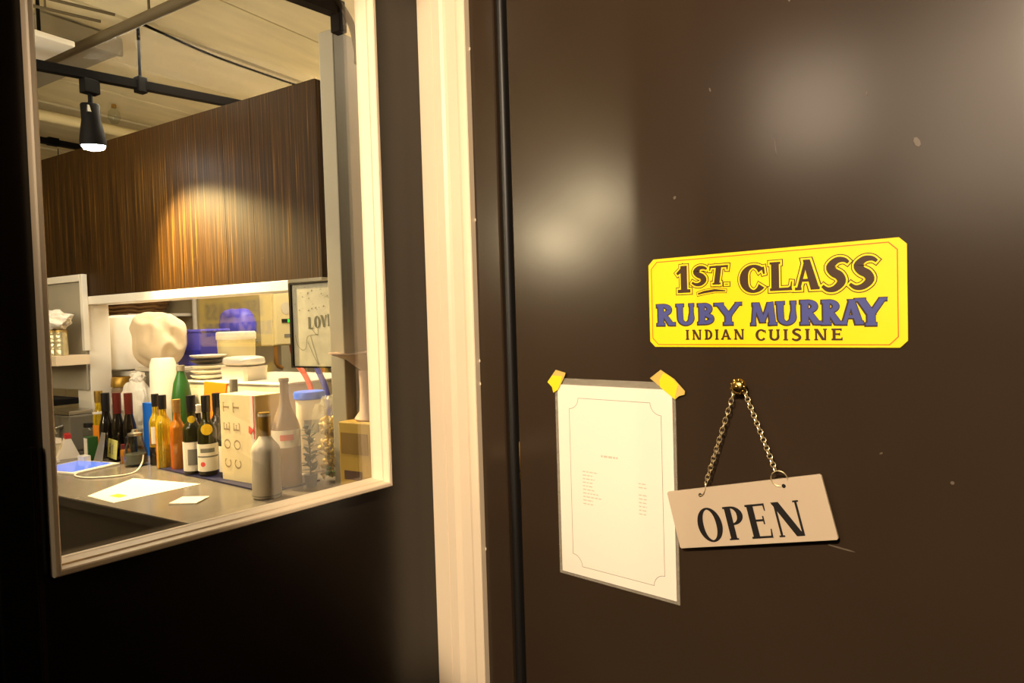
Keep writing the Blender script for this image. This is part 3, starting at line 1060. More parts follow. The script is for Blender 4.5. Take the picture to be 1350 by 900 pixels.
e = bottle('white ceramic bottle with gold neck in front of the cream carton', 0.0, -0.275, 0.046, 0.276, 'ceramic', 'goldcap', 0.082, 0.56, 0.017, slope=0.20, z=ZC)
link('base_line', arc_label(0.0462, 0.010, 0.0125, 89), 'grey_plastic', e)
e = bottle('tallest pinkish clear bottle with white labels beside a plant', -0.066, -0.135, 0.050, 0.375, 'smoked', 'smoked', 0.01, 0.50, 0.015, slope=0.34, labels=((0.14, 0.20, 80, 'label'),), z=ZC)
link('shoulder_label', lathe([(0.0375, 0.222), (0.0385, 0.222), (0.0265, 0.262), (0.0255, 0.262)], 24), 'label', e, smooth=True)
link('label_print', arc_label(0.0512, 0.165, 0.185, 26), 'pink', e)

# cream carton with a ribbon
cb = item('gift_carton', 'cream printed carton with red ribbon beside the white ceramic bottle', 'carton', -0.235, -0.135, ZM, radians(-2))
link('body', B(-0.118, 0.088, -0.055, 0.060, 0.0, 0.312), 'carton', cb, bevel=0.001)
link('side_panel', B(0.0882, 0.0888, -0.050, 0.056, 0.004, 0.308), 'carton_side', cb)
link('ribbon_band', B(0.060, 0.086, -0.0562, -0.0552, 0.08, 0.312), 'white', cb)
link('ribbon', B(0.078, 0.083, -0.0572, -0.0563, 0.16, 0.312), 'red', cb)
bm = bmesh.new()
fm = lambda a, b, d: (a, -0.0552 - d, b)
for dx, sx in ((-0.022, 1), (0.006, -1)):
    prism([(0.075 + 0.0, 0.192), (0.075 + dx, 0.205), (0.075 + dx * 1.1, 0.182), (0.075 + dx * .6, 0.176)], fm, 0.0012, 0.004, bm)
link('ribbon_bow', bm, 'red', cb)
bm = bmesh.new()
rotm = lambda a, b, d: (b, -0.0552 - d, a)
for cx in (-0.098, -0.040):
    for i, ch in enumerate('COET'):
        S, adv = glyph(ch, .16, .10, .02)
        for q_i, stx in enumerate(S):
            pts = [(0.045 + i * 0.068 + p[0] * 0.042, -(-cx - 0.0) - 0.0 + (1 - p[1]) * 0.036, p[2] * 0.036) for p in stx]
            strip(bm, pts, 0, rotm, 0.0006 + 0.00002 * q_i)
link('carton_lettering', bm, 'carton_ink', cb)['kind'] = 'stuff'

# ------------------------------------------------------------------ left end of the counter
tb = item('tablet', 'tablet with a lit blue screen lying on the counter', 'tablet', -1.15, -0.305, ZC, radians(100))
link('body', B(-0.10, 0.10, -0.13, 0.115, 0.0, 0.008), 'white', tb, bevel=0.002)
link('screen', B(-0.088, 0.088, -0.105, 0.10, 0.0081, 0.0087), 'screen', tb)
cbl = item('charging_cable', 'white charging cable curving over the counter from the tablet', 'cable', -1.0, -0.3, ZC)
cp = [(-0.040, -0.030, 0.004), (0.02, -0.09, 0.004), (0.12, -0.09, 0.004), (0.20, -0.02, 0.004), (0.19, 0.05, 0.004), (0.17, 0.09, 0.03), (0.165, 0.10, 0.06)]
link('cord', tube(smooth_path(cp), 0.0032), 'cable_white', cbl, smooth=True)
link('plug', B(-0.062, -0.035, -0.030, -0.016, 0.0, 0.008), 'cable_white', cbl, rot=(0, 0, radians(-10)), bevel=0.002)
ps = item('paper_sheet', 'long white sheet of paper lying on the grey counter', 'paper', -0.49, -0.40, ZC)
bm = bmesh.new()
q = [(-0.101, -0.139), (0.080, -0.149), (0.108, 0.142), (-0.224, 0.087)]
prism(q, lambda a, b, d: (a, b, d), 0.0003, 0.0012, bm)
link('sheet', bm, 'paper', ps)
link('printed_mark', B(-0.03, 0.03, -0.105, -0.075, 0.0013, 0.0016), 'label_yellow', ps)
nc = item('note_card', 'small square white card on the counter near the window', 'card', -0.195, -0.424, ZC)
link('card', B(-0.045, 0.045, -0.042, 0.042, 0.0004, 0.005), 'paper', nc, rot=(0, 0, radians(28)))

tc = item('tent_card', 'white folded tent card with a red top edge behind the tablet', 'card', -1.435, -0.196, ZC, radians(-20))
bm = bmesh.new()
prism([(-0.045, 0.0), (0.045, 0.0), (0.004, 0.105), (-0.004, 0.105)], lambda a, b, d: (d, a, b), -0.034, 0.034, bm)
link('folded_card', bm, 'paper', tc)
link('red_strip', B(-0.0342, 0.0342, -0.012, 0.012, 0.088, 0.107), 'redstrip', tc)
o = link('printed_oval', lathe([(0, 0), (0.016, 0), (0.016, 0.0006), (0, 0.0006)], 18), 'carton', tc, loc=(0, -0.0275, 0.052), rot=(radians(67), 0, 0))
wb = item('receipt_box', 'small white box at the window edge behind the tablet', 'box', -1.50, -0.235, ZC)
link('body', B(-0.05, 0.03, -0.03, 0.03, 0.0, 0.062), 'appliance', wb, bevel=0.003)
link('lid', B(-0.053, 0.033, -0.033, 0.033, 0.0625, 0.088), 'crockery', wb, bevel=0.004)
pp = item('paper_pad', 'thin white paper pad lying behind the lit tablet', 'pad', -1.40, -0.315, ZC)
link('pad', B(-0.07, 0.04, -0.02, 0.05, 0, 0.010), 'paper', pp)
ah = item('card_holder', 'clear leaning plastic card holder left of the yellow-green card', 'holder', -1.175, -0.205, ZC, radians(-10))
bm = bmesh.new()
prism([(-0.05, 0.004), (0.05, 0.004), (0.02, 0.125), (-0.02, 0.125)], lambda a, b, d: (a, b * 0.22 + d, b), 0.0, 0.003, bm)
link('back_plate', bm, 'grey_plastic', ah)
link('foot', B(-0.05, 0.05, -0.05, 0.02, 0.0, 0.003), 'crockery', ah)
gb = item('printed_carton', 'small green and white printed carton behind the card holder', 'carton', -1.29, -0.17, ZC, radians(-8))
link('body', B(-0.028, 0.028, -0.02, 0.02, 0.0, 0.10), 'greenpl', gb, bevel=0.001)
link('front_label', B(-0.018, 0.018, -0.0212, -0.0202, 0.01, 0.095), 'paper', gb)
sb = item('small_white_box', 'tiny white box in front of the green printed carton', 'box', -1.245, -0.222, ZC)
link('body', B(-0.025, 0.025, -0.015, 0.015, 0, 0.030), 'crockery', sb, bevel=0.002)
gm = item('coffee_machine', 'grey metal countertop machine with dark top at the window edge', 'machine', -1.68, -0.066, ZC)
link('body', B(-0.13, 0.12, -0.06, 0.06, 0.0, 0.17), 'grey_plastic', gm, bevel=0.008)
link('top_tray', B(-0.12, 0.11, -0.055, 0.055, 0.171, 0.19), 'steel', gm, bevel=0.004)
link('spout', tube([(0.06, -0.06, 0.12), (0.06, -0.09, 0.115), (0.06, -0.09, 0.09)], 0.01), 'steel', gm, smooth=True)
jr = item('jar', 'glass jar with dark lid behind the green printed carton', 'jar', -1.42, -0.10, ZC, 0, 'jars and cups on the bar counter')
link('body', lathe([(0, 0), (0.033, 0), (0.035, 0.006), (0.035, 0.11), (0.028, 0.125), (0, 0.125)], 20), 'clear', jr, smooth=True)
link('lid', lathe([(0, 0.145), (0.03, 0.145), (0.031, 0.1255), (0, 0.1255)], 20), 'blackcap', jr, smooth=True)
link('contents', lathe([(0, 0.004), (0.032, 0.004), (0.032, 0.07), (0, 0.075)], 20), 'label_grey', jr)
shk = item('shaker', 'steel shaker beside the orange labelled bottle', 'shaker', -1.30, -0.03, ZC)
link('cup', lathe([(0, 0), (0.026, 0), (0.034, 0.13), (0.028, 0.16), (0.014, 0.175), (0.014, 0.195), (0, 0.198)], 20), 'steel', shk, smooth=True)
ts = item('tablet_stand', 'black flat-topped stand on a stem at the window edge', 'stand', -1.64, -0.205, ZC)
link('base', lathe([(0, 0), (0.07, 0), (0.07, 0.008), (0.03, 0.014), (0, 0.014)], 24), 'blackmetal', ts, smooth=True)
link('stem', tube([(0, 0, 0.012), (0, 0, 0.24)], 0.009), 'blackmetal', ts, smooth=True)
link('top', B(-0.13, 0.24, -0.05, 0.05, 0.240, 0.268), 'blackmetal', ts, bevel=0.004)
yc = item('price_card', 'yellow-green handwritten card in front of the dark bottles', 'card', -1.150, -0.155, ZC + 0.012, radians(-12))
link('card', B(-0.062, 0.056, -0.002, 0.0, 0.0, 0.080), 'label_green', yc, rot=(radians(-6), 0, 0))
bm = bmesh.new()
ym = lambda a, b, d: (a, -0.0025 - d, b)
letters(bm, [('B', -0.040, -0.016, 0.018, 0.062), ('1', -0.008, 0.012, 0.018, 0.062)], ym, 0.0003, .12, .10, .0)
link('handwriting', bm, 'label_grey', yc, rot=(radians(-6), 0, 0))
link('stand', B(-0.05, 0.04, 0.0, 0.03, -0.012, 0.0), 'blackmetal', yc)
bj = item('small_jar', 'small brown jar right of the yellow-green card', 'jar', -1.045, -0.155, ZC, 0, 'jars and cups on the bar counter')
link('body', lathe([(0, 0), (0.018, 0), (0.02, 0.004), (0.02, 0.055), (0.016, 0.062), (0, 0.062)], 18), 'amber', bj, smooth=True)
link('lid', lathe([(0, 0.08), (0.017, 0.08), (0.017, 0.0622), (0, 0.0622)], 18), 'redcap', bj, smooth=True)
gj = item('glass_jug', 'clear glass jug with steel lid in front of the blue carton', 'jug', -0.950, -0.165, ZC)
link('body', lathe([(0, 0), (0.04, 0), (0.045, 0.01), (0.043, 0.06), (0.030, 0.105), (0.027, 0.125), (0.026, 0.125), (0.029, 0.104), (0.041, 0.06), (0.043, 0.012), (0, 0.004)], 24), 'clear', gj, smooth=True)
link('lid', lathe([(0, 0.15), (0.012, 0.15), (0.014, 0.14), (0.028, 0.135), (0.028, 0.1255), (0, 0.1255)], 20), 'steel', gj, smooth=True)
link('coffee', lathe([(0, 0.005), (0.040, 0.011), (0.039, 0.05), (0, 0.05)], 20), 'label_grey', gj)
link('handle', tube(smooth_path([(-0.027, 0, 0.12), (-0.065, 0, 0.11), (-0.07, 0, 0.05), (-0.044, 0, 0.03)]), 0.005), 'blackcap', gj, smooth=True)
dc = item('dark_canister', 'black canister left of the golden oil bottles', 'canister', -0.935, -0.075, ZC)
link('body', lathe([(0, 0), (0.028, 0), (0.028, 0.125), (0, 0.125)], 20), 'blackcap', dc, smooth=True)
link('lid', lathe([(0, 0.145), (0.015, 0.145), (0.0285, 0.138), (0.029, 0.1255), (0, 0.1255)], 20), 'darkglass', dc, smooth=True)
link('red_tag', disc_label(0.0285, 0.10, 0.012), 'redstrip', dc)
bc = item('blue_carton', 'bright blue card standing behind the glass jug', 'card', -1.105, -0.01, ZC)
bm = bmesh.new()
prism([(-0.045, 0.0), (0.035, 0.0), (0.043, 0.10), (0.043, 0.235), (-0.043, 0.235), (-0.043, 0.12)], lambda a, b, d: (a, d, b), -0.004, 0.02, bm)
link('card', bm, 'blue', bc)

# ------------------------------------------------------------------ right end of the counter
tub = item('storage_tub', 'milky storage tub with bright blue lid behind the tall bottle', 'tub', -0.186, 0.085, ZC)
link('body', lathe([(0, 0), (0.045, 0), (0.048, 0.01), (0.052, 0.275), (0, 0.275)], 28), 'tub', tub, smooth=True)
link('lid', lathe([(0, 0.305), (0.056, 0.305), (0.059, 0.300), (0.059, 0.278), (0.0525, 0.2755), (0, 0.2755)], 28), 'bluelid', tub, smooth=True)
link('dark_label', arc_label(0.0535, 0.15, 0.20, 30), 'label_grey', tub)
pl_ = item('potted_plant', 'small dark leafy plant between tall bottle and clear bag', 'plant', 0.014, -0.102, ZC)
link('pot', lathe([(0, 0), (0.018, 0), (0.024, 0.04), (0.021, 0.04), (0, 0.034)], 18), 'blackcap', pl_, smooth=True)
link('stem', tube(smooth_path([(0, 0, 0.03), (0.005, -0.004, 0.09), (-0.004, 0.004, 0.15), (0.002, 0, 0.2)]), 0.003), 'leaf', pl_)
rl = random.Random(5)
lbm = bmesh.new()
prism([(0, 0), (0.009, 0.010), (0.010, 0.020), (0, 0.034), (-0.010, 0.020), (-0.009, 0.010)], lambda a, b, d: (a, b, d + 0.006 * sin(b * 60)), 0, 0.0008, lbm)
lme = bpy.data.meshes.new('leaf')
bmesh.ops.recalc_face_normals(lbm, faces=lbm.faces)
lbm.to_mesh(lme)
lbm.free()
lme.materials.append(M['leaf'])
for i in range(34):
    o = bpy.data.objects.new('leaf', lme)
    COL.objects.link(o)
    o.parent = pl_
    z = 0.05 + 0.15 * i / 33
    o.location = (rl.uniform(-.006, .006), rl.uniform(-.006, .006), z)
    o.rotation_euler = (radians(rl.uniform(-10, 55)), radians(rl.uniform(-25, 25)), i * 2.4)
bg = item('snack_bag', 'clear crinkled plastic bag of golden snacks beside the grey pillar', 'bag', 0.032, -0.022, ZC)
link('film', blob(0.066, 0.045, 0.142, 0.20, 2.6, 4.2, 4, power=3.0), 'bagfilm', bg)
link('tied_top', blob(0.022, 0.018, 0.022, 0.35, 3, 1.2, 3), 'bagfilm', bg, loc=(-0.012, 0, 0.262), smooth=False)
bm = bmesh.new()
rs = random.Random(11)
for i in range(120):
    a, rad, z = rs.uniform(0, 2 * pi), rs.uniform(0, 0.040), rs.uniform(0.02, 0.225)
    m_ = Matrix.Translation((rad * cos(a), rad * sin(a), z)) @ Matrix.Rotation(rs.uniform(0, 3), 4, 'X') @ Matrix.Rotation(rs.uniform(0, 3), 4, 'Y') @ Matrix.Diagonal((rs.uniform(.009, .018), rs.uniform(.007, .013), .007, 1))
    bmesh.ops.create_icosphere(bm, subdivisions=1, radius=1.0, matrix=m_)
o = link('snacks', bm, 'snack', bg, smooth=True)
o['kind'] = 'stuff'
bm = bmesh.new()
for i in range(9):
    a, z = rs.uniform(-2, 0.5), rs.uniform(0.015, 0.07)
    m_ = Matrix.Translation((0.036 * cos(a), 0.032 * sin(a), z)) @ Matrix.Rotation(rs.uniform(0, 3), 4, 'X') @ Matrix.Diagonal((.012, .008, .005, 1))
    bmesh.ops.create_icosphere(bm, subdivisions=1, radius=1.0, matrix=m_)
link('greens', bm, 'leaf2', bg, smooth=True)

# framed poster right of the hatch
po = item('framed_poster', 'black-framed grey LOVE poster hanging right of the hatch', 'poster', -0.165, -0.002, 1.348)
PWD, PHT = 0.255, 0.312
link('frame', B((0, 0.010, -0.012, 0.012, 0, PHT), (PWD - 0.01, PWD, -0.012, 0.012, 0, PHT), (0.0101, PWD - .0101, -0.012, 0.012, 0, 0.006), (0.0101, PWD - .0101, -0.012, 0.012, PHT - 0.006, PHT)), 'blackmetal', po)
link('print', B(0.0101, PWD - 0.0101, -0.004, 0.004, 0.0061, PHT - 0.0061), 'poster', po)
bm = bmesh.new()
pm = lambda a, b, d: (a, -0.004 - d, b)
letters(bm, word('LOVE', 0.090, 0.215, 0.142, 0.185, .26, .10, .05, .12, 0.01), pm, 0.0012, .26, .10, .05)
link('poster_lettering', bm, 'poster_ink', po)
bm = bmesh.new()
for path in ([(0.02, 0.12), (0.03, 0.085), (0.055, 0.065), (0.075, 0.075), (0.082, 0.11), (0.10, 0.118), (0.14, 0.122)], [(0.085, 0.095), (0.11, 0.05), (0.135, 0.012)], [(0.10, 0.115), (0.12, 0.06), (0.138, 0.012)], [(0.11, 0.14), (0.135, 0.118), (0.14, 0.14)]):
    q = smooth_path([(a, b, 0) for a, b in path], 5)
    line_loop(bm, [(p.x, p.y) for p in q], 0.0018, pm, 0.001, False)
for i in range(26):
    speck_c = (rs.uniform(0.02, 0.2), rs.uniform(0.2, 0.3))
    w = rs.uniform(.001, .004)
    line_loop(bm, [speck_c, (speck_c[0] + w, speck_c[1] + w)], w, pm, 0.001, False)
link('poster_drawing', bm, 'poster_ink', po)['kind'] = 'stuff'

# right of the pillar: side cabinet, mustard box, white pedestal dish
sc_ = item('side_cabinet', 'pale low cabinet standing right of the grey pillar', 'cabinet', 0.42, 0.05, 0)
link('body', B(-0.245, 0.3, -0.2, 0.25, 0.0, 0.935), 'appliance', sc_, bevel=0.003)
link('top', B(-0.247, 0.31, -0.21, 0.26, 0.936, 0.955), 'white', sc_, bevel=0.003)
mb = item('mustard_box', 'mustard cardboard box on the cabinet right of the pillar', 'box', 0.225, -0.06, 0.955)
link('body', B(-0.050, 0.10, -0.06, 0.08, 0.0, 0.225), 'mustard', mb, bevel=0.004)
link('printed_window', B(-0.04, 0.08, -0.0612, -0.0602, 0.12, 0.19), 'mustard_dark', mb)
link('purple_label', B(-0.028, 0.05, -0.0614, -0.0604, 0.035, 0.065), 'purple', mb)
dh = item('pedestal_dish', 'pinkish white footed dish standing on the mustard box', 'dish', 0.250, -0.05, 1.1805)
link('bowl', lathe([(0, 0.17), (0.02, 0.165), (0.07, 0.205), (0.125, 0.225), (0.126, 0.229), (0.08, 0.222), (0, 0.20)], 32), 'pinkwhite', dh, smooth=True)
link('stem', lathe([(0, 0.0), (0.045, 0.0), (0.05, 0.006), (0.032, 0.03), (0.028, 0.10), (0.03, 0.166), (0, 0.166)], 24), 'pinkwhite', dh, smooth=True)

# ------------------------------------------------------------------ kitchen seen through the hatch
ap = item('kitchen_appliance', 'off-white boxy kitchen appliance behind the wine bottles', 'appliance', -0.72, 0.33, ZC)
link('body', B(-0.33, 0.33, -0.2, 0.3, 0.015, 0.315), 'appliance', ap, bevel=0.006)
link('top_plate', B(-0.335, 0.335, -0.205, 0.305, 0.3155, 0.325), 'crockery', ap, bevel=0.003)
link('door_seam', B(-0.31, 0.16, -0.2025, -0.2005, 0.05, 0.29), 'tub', ap)
for fx in (-0.3, 0.27):
    for fy in (-0.18, 0.25):
        link('foot', B(fx, fx + 0.03, fy, fy + 0.03, 0, 0.0145), 'blackmetal', ap)
ZA = ZC + 0.3252
ZZ = ZA
for i in range(5):
    p = item('plate', ['stacked white plate at the bottom beside the orange card', 'second white plate from the bottom of the stack', 'middle white plate of the kitchen stack', 'dark-rimmed plate below the topmost of the stack', 'topmost white plate of the stack below the cream tub'][i], 'plate', -0.985, 0.21, ZZ, 0, 'plates stacked in the kitchen')
    link('dish', lathe([(0, 0.002), (0.045, 0.0), (0.072, 0.012), (0.080, 0.020), (0.079, 0.0215), (0.070, 0.0145), (0.045, 0.004), (0, 0.004)], 28), 'darkrim' if i == 3 else 'crockery', p, smooth=True)
    ZZ += 0.0215 if i != 2 else 0.026
tw = item('food_container', 'translucent lidded food container on the off-white appliance', 'container', -0.745, 0.22, ZA)
bm = bmesh.new()
prism([(-0.085, -0.06), (0.085, -0.06), (0.095, -0.045), (0.095, 0.045), (0.085, 0.06), (-0.085, 0.06), (-0.095, 0.045), (-0.095, -0.045)], lambda a, b, d: (a * (.85 + d), b * (1 + d), d), 0.0, 0.062, bm)
link('body', bm, 'tub', tw)
link('lid', blob(0.088, 0.066, 0.022, 0.06, 2, 2, 3, power=4), 'crockery', tw, loc=(0, 0, 0.0625), smooth=True)
cr = item('cream_tub', 'cream-coloured tub with pale lid behind the plate stack', 'tub', -1.035, 0.40, ZA)
link('body', lathe([(0, 0), (0.078, 0), (0.082, 0.01), (0.088, 0.175), (0, 0.175)], 4 * 7), 'cream_tub', cr, smooth=True)
link('lid', lathe([(0, 0.215), (0.085, 0.215), (0.092, 0.208), (0.092, 0.1755), (0, 0.1755)], 28), 'tub', cr, smooth=True)
crt = item('storage_crate', 'grey storage crate beneath the blue container', 'crate', -1.33, 0.42, ZC)
link('body', B(-0.19, 0.15, -0.235, 0.16, 0, 0.355), 'grey_plastic', crt, bevel=0.004)
link('rim', B(-0.20, 0.11, -0.245, 0.17, 0.3555, 0.375), 'tub', crt, bevel=0.004)
bx = item('blue_container', 'translucent blue-violet container with dark blue band left of the cream tub', 'container', -1.30, 0.40, ZC + 0.3755)
bm = bmesh.new()
prism([(-0.10, -0.08), (0.085, -0.08), (0.085, 0.08), (-0.10, 0.08)], lambda a, b, d: (a + d * .12, b, d), 0.0, 0.165, bm)
link('body', bm, 'violet', bx, bevel=0.008)
link('dark_band', B(-0.098, 0.094, -0.085, -0.0805, 0.055, 0.078), 'darkblue', bx)
link('lid', B(-0.085, 0.108, -0.085, 0.085, 0.1655, 0.18), 'violet', bx, bevel=0.005)

rk = item('storage_rack', 'grey rack at the back of the kitchen behind the cream tub', 'rack', -1.83, 0.97, 0)
link('top_board', B(-0.22, 0.30, -0.12, 0.14, 1.40, 1.42), 'grey_plastic', rk)
for lx in (-0.2, 0.26):
    link('upright', B(lx, lx + 0.03, -0.10, 0.12, 0.0, 1.3995), 'steel', rk)
bl = item('blue_bag', 'rounded blue-violet plastic bag above and behind the cream tub', 'bag', -1.745, 0.94, 1.4205)
link('bag', blob(0.125, 0.07, 0.100, 0.10, 1.7, 6.1, 4, power=3.0), 'violet', bl, smooth=True)
wc = item('white_cupboard', 'low white cupboard under the paper roll in the kitchen', 'cupboard', -1.70, 0.285, ZC)
link('body', B(-0.20, 0.12, -0.10, 0.16, 0.0, 0.355), 'white', wc, bevel=0.003)
link('drawer_front', B(-0.18, 0.10, -0.106, -0.1005, 0.20, 0.33), 'crockery', wc, bevel=0.002)
link('drawer_front', B(-0.18, 0.10, -0.106, -0.1005, 0.03, 0.18), 'crockery', wc, bevel=0.002)
pr = item('paper_roll', 'big white roll of kitchen paper left in the hatch', 'paper roll', -1.715, 0.275, ZC + 0.3555)
link('roll', lathe([(0.02, 0.02), (0.10, 0.0), (0.152, 0.01), (0.156, 0.03), (0.156, 0.25), (0.15, 0.272), (0.09, 0.285), (0.025, 0.28), (0.022, 0.26)], 40), 'tissue', pr, smooth=True)
link('loose_end', B(-0.05, 0.085, -0.162, -0.1575, 0.01, 0.27), 'tissue', pr, bevel=0.002)
bb = item('paper_bag', 'crumpled beige paper bag beside the white paper roll', 'bag', -1.365, 0.205, ZC + 0.376)
link('bag', blob(0.142, 0.10, 0.137, 0.12, 0.9, 3.3, 5, power=2.8, crease=1.3), 'bag_beige', bb, smooth=True)
wr = item('kitchen_towel_roll', 'tall white roll standing behind the blue card', 'paper roll', -1.165, 0.10, ZC)
link('roll', lathe([(0.02, 0.0), (0.06, 0.0), (0.066, 0.01), (0.056, 0.40), (0.046, 0.428), (0.02, 0.43)], 30), 'tissue', wr, smooth=True)
wg = item('white_bag', 'crumpled white plastic bag left of the tall white roll', 'bag', -1.385, 0.095, ZC)
link('bag', blob(0.100, 0.06, 0.16, 0.12, 2.0, 5.1, 4, power=2.6), 'tissue', wg)
link('handles', blob(0.04, 0.03, 0.03, 0.4, 3, 9.1, 3), 'tissue', wg, loc=(0.02, 0, 0.30))
gt = item('gift_jar', 'dark glass jar with gold ribbon below the paper roll', 'jar', -1.545, 0.115, ZC, 0, 'jars and cups on the bar counter')
link('body', lathe([(0, 0), (0.04, 0), (0.045, 0.01), (0.045, 0.27), (0.035, 0.30), (0, 0.30)], 24), 'smoked', gt, smooth=True)
link('gold_ribbon', lathe([(0.036, 0.335), (0.042, 0.33), (0.047, 0.295), (0.046, 0.285), (0.02, 0.3005)], 24), 'goldcap', gt, smooth=True)
link('white_label', arc_label(0.0453, 0.20, 0.235, 80), 'label', gt)
gbt = item('green_bottle', 'plain green bottle beside the orange card', 'bottle', -0.960, 0.055, ZC)
link('body', lathe([(0, 0), (0.04, 0), (0.042, 0.01), (0.042, 0.25), (0.032, 0.32), (0.018, 0.36), (0.016, 0.375), (0, 0.375)], 24), 'greenpl', gbt, smooth=True)
link('cap', lathe([(0, 0.40), (0.017, 0.40), (0.018, 0.3755), (0, 0.3755)], 18), 'grey_plastic', gbt, smooth=True)
oc = item('orange_card', 'orange card leaning on the off-white appliance', 'card', -0.79, 0.072, ZC)
bm = bmesh.new()
prism([(-0.07, 0.0), (0.055, 0.0), (0.075, 0.318), (-0.078, 0.326)], lambda a, b, d: (a, d + b * .1, b), 0.0, 0.008, bm)
link('card', bm, 'orange', oc)

# white shelf with glasses at the left edge
su = item('glass_shelf', 'white open shelf unit beside the hatch jamb at left', 'shelf', -1.85, -0.105, ZC)
link('stile', B(0.245, 0.270, 0.075, 0.10, 0.47, 0.835), 'white', su, bevel=0.002)
link('stile', B(-0.40, -0.375, 0.075, 0.10, 0.0, 0.835), 'white', su, bevel=0.002)
link('back', B(-0.374, 0.244, 0.090, 0.10, 0.28, 0.80), 'grey_paint', su)
link('top', B(-0.374, 0.244, 0.075, 0.10, 0.802, 0.835), 'white', su, bevel=0.002)
link('shelf_board', B(-0.374, 0.285, -0.06, 0.089, 0.405, 0.452), 'cream', su, bevel=0.002)
link('bracket', B(-0.374, -0.36, -0.05, 0.074, 0.0, 0.404), 'white', su)
ZS = ZC + 0.4525
gi = 0
glab = ['upturned tumbler nearest the jamb on the white shelf', 'upturned tumbler second from the jamb on the white shelf', 'upturned tumbler third from the jamb on the white shelf', 'upturned tumbler fourth from the jamb on the white shelf']
for gx in (-1.60, -1.664, -1.728, -1.792):
    g = item('tumbler', glab[gi], 'glass', gx, -0.125, ZS, 0, 'tumblers on the white shelf')
    link('glass', lathe([(0.029, 0.0), (0.030, 0.0), (0.0285, 0.05), (0.0265, 0.115), (0, 0.118), (0, 0.108), (0.0245, 0.104), (0.027, 0.05), (0.0285, 0.0)], 20), 'crystal', g, smooth=True)
    link('thick_base', lathe([(0, 0.119), (0.0262, 0.1185), (0.0268, 0.11), (0, 0.11)], 20), 'goldcap', g, smooth=True)
    gi += 1
cl = item('folded_cloth', 'white crumpled cloth lying over the upturned tumblers', 'cloth', -1.66, -0.125, ZS + 0.1192)
link('cloth', blob(0.125, 0.05, 0.046, 0.30, 2.2, 2.9, 4), 'tissue', cl, smooth=True)

# back of the kitchen
ks = item('wall_shelf', 'white wall shelf high at the back of the kitchen', 'shelf', -2.95, 1.13, 1.60)
link('board', B(-0.5, 0.22, -0.30, 0.169, 0, 0.02), 'white', ks)
bk = item('wicker_basket', 'brown wicker basket on the high kitchen wall shelf', 'basket', -3.02, 0.985, 1.6205)
link('basket', lathe([(0, 0), (0.22, 0), (0.30, 0.13), (0.305, 0.15), (0.29, 0.15), (0.21, 0.012), (0, 0.012)], 30), 'basket', bk, smooth=True)
for i in range(5):
    r_ = 0.235 + 0.0145 * i
    z_ = 0.02 + 0.026 * i
    link('woven_band', tube([(r_ * cos(2 * pi * k / 30), r_ * sin(2 * pi * k / 30), z_ + 0.006 * sin(k * 2.1)) for k in range(30)], 0.008, 6, None, True), 'basket', bk, smooth=True)
vp = rlink('wall_conduit', tube([(-2.68, 1.282, 0.0), (-2.68, 1.282, 2.79)], 0.017), 'white', smooth=True)
tag(vp, 'thin white vertical conduit on the kitchen back wall', 'pipe')
wh = item('water_heater', 'white wall water heater with green display in the kitchen', 'heater', -1.255, 0.86, 1.395)
link('body', B(-0.105, 0.0, -0.06, 0.44, 0.0, 0.42), 'cream_tub', wh, bevel=0.006)
link('front_cover', B(0.0005, 0.022, -0.06, 0.34, 0.004, 0.42), 'cream_tub', wh, bevel=0.006)
link('display', B(0.0222, 0.0242, -0.015, 0.20, 0.128, 0.150), 'blackcap', wh)
link('display_digits', B(0.0243, 0.0252, 0.025, 0.065, 0.131, 0.147), 'greenled', wh)
link('rating_label', B(0.0222, 0.0232, 0.0, 0.20, 0.045, 0.065), 'label_grey', wh)
link('maker_mark', lathe([(0, 0), (0.035, 0), (0.035, 0.001), (0, 0.001)], 20), 'appliance', wh, loc=(0.0221, 0.02, 0.21), rot=(0, radians(90), 0))
for nm, y_, m_, pth in (('gas_pipe', -0.01, 'copper', [(0, 0, 0), (0, 0, -0.10), (0.0, 0.04, -0.13)]), ('hot_hose', 0.10, 'pink', [(0, 0, 0), (0.01, 0, -0.05), (0.01, 0.06, -0.085), (0.01, 0.13, -0.07)]), ('cold_pipe', 0.2, 'steel', [(0, 0, 0), (0, 0, -0.18), (0, 0.05, -0.24)]), ('drain_hose', 0.28, 'pink', [(0, 0, 0), (0, 0.01, -0.08), (0.01, 0.04, -0.15), (0, 0.05, -0.22)])):
    link(nm, tube([Vector(p) + Vector((-0.04, y_, -0.0005)) for p in smooth_path(pth, 4)], 0.012), m_, wh, smooth=True)
hs = item('orange_hose', 'orange hose curving down behind the blue-lidded tub', 'hose', -0.325, 0.20, ZC)
link('hose', tube(smooth_path([(-0.10, 0.03, 0.40), (-0.04, 0.01, 0.375), (0.015, 0, 0.315), (0.045, 0, 0.22), (0.05, 0, 0.1), (0.05, 0, 0.006)]), 0.011), 'orangecable', hs, smooth=True)
bh = item('blue_cable', 'blue cable hanging beside the orange hose', 'cable', -0.29, 0.235, ZC)
link('cord', tube(smooth_path([(-0.06, 0.02, 0.42), (-0.01, 0.0, 0.38), (0.04, 0, 0.28), (0.06, 0, 0.12), (0.06, 0, 0.012)]), 0.012), 'bluecable', bh, smooth=True)
kb = rlink('drain_pipe', tube([(-0.27, 0.45, ZC), (-0.27, 0.45, 1.36)], 0.012), 'blackmetal', smooth=True)
tag(kb, 'dark upright pipe below the framed poster', 'pipe')

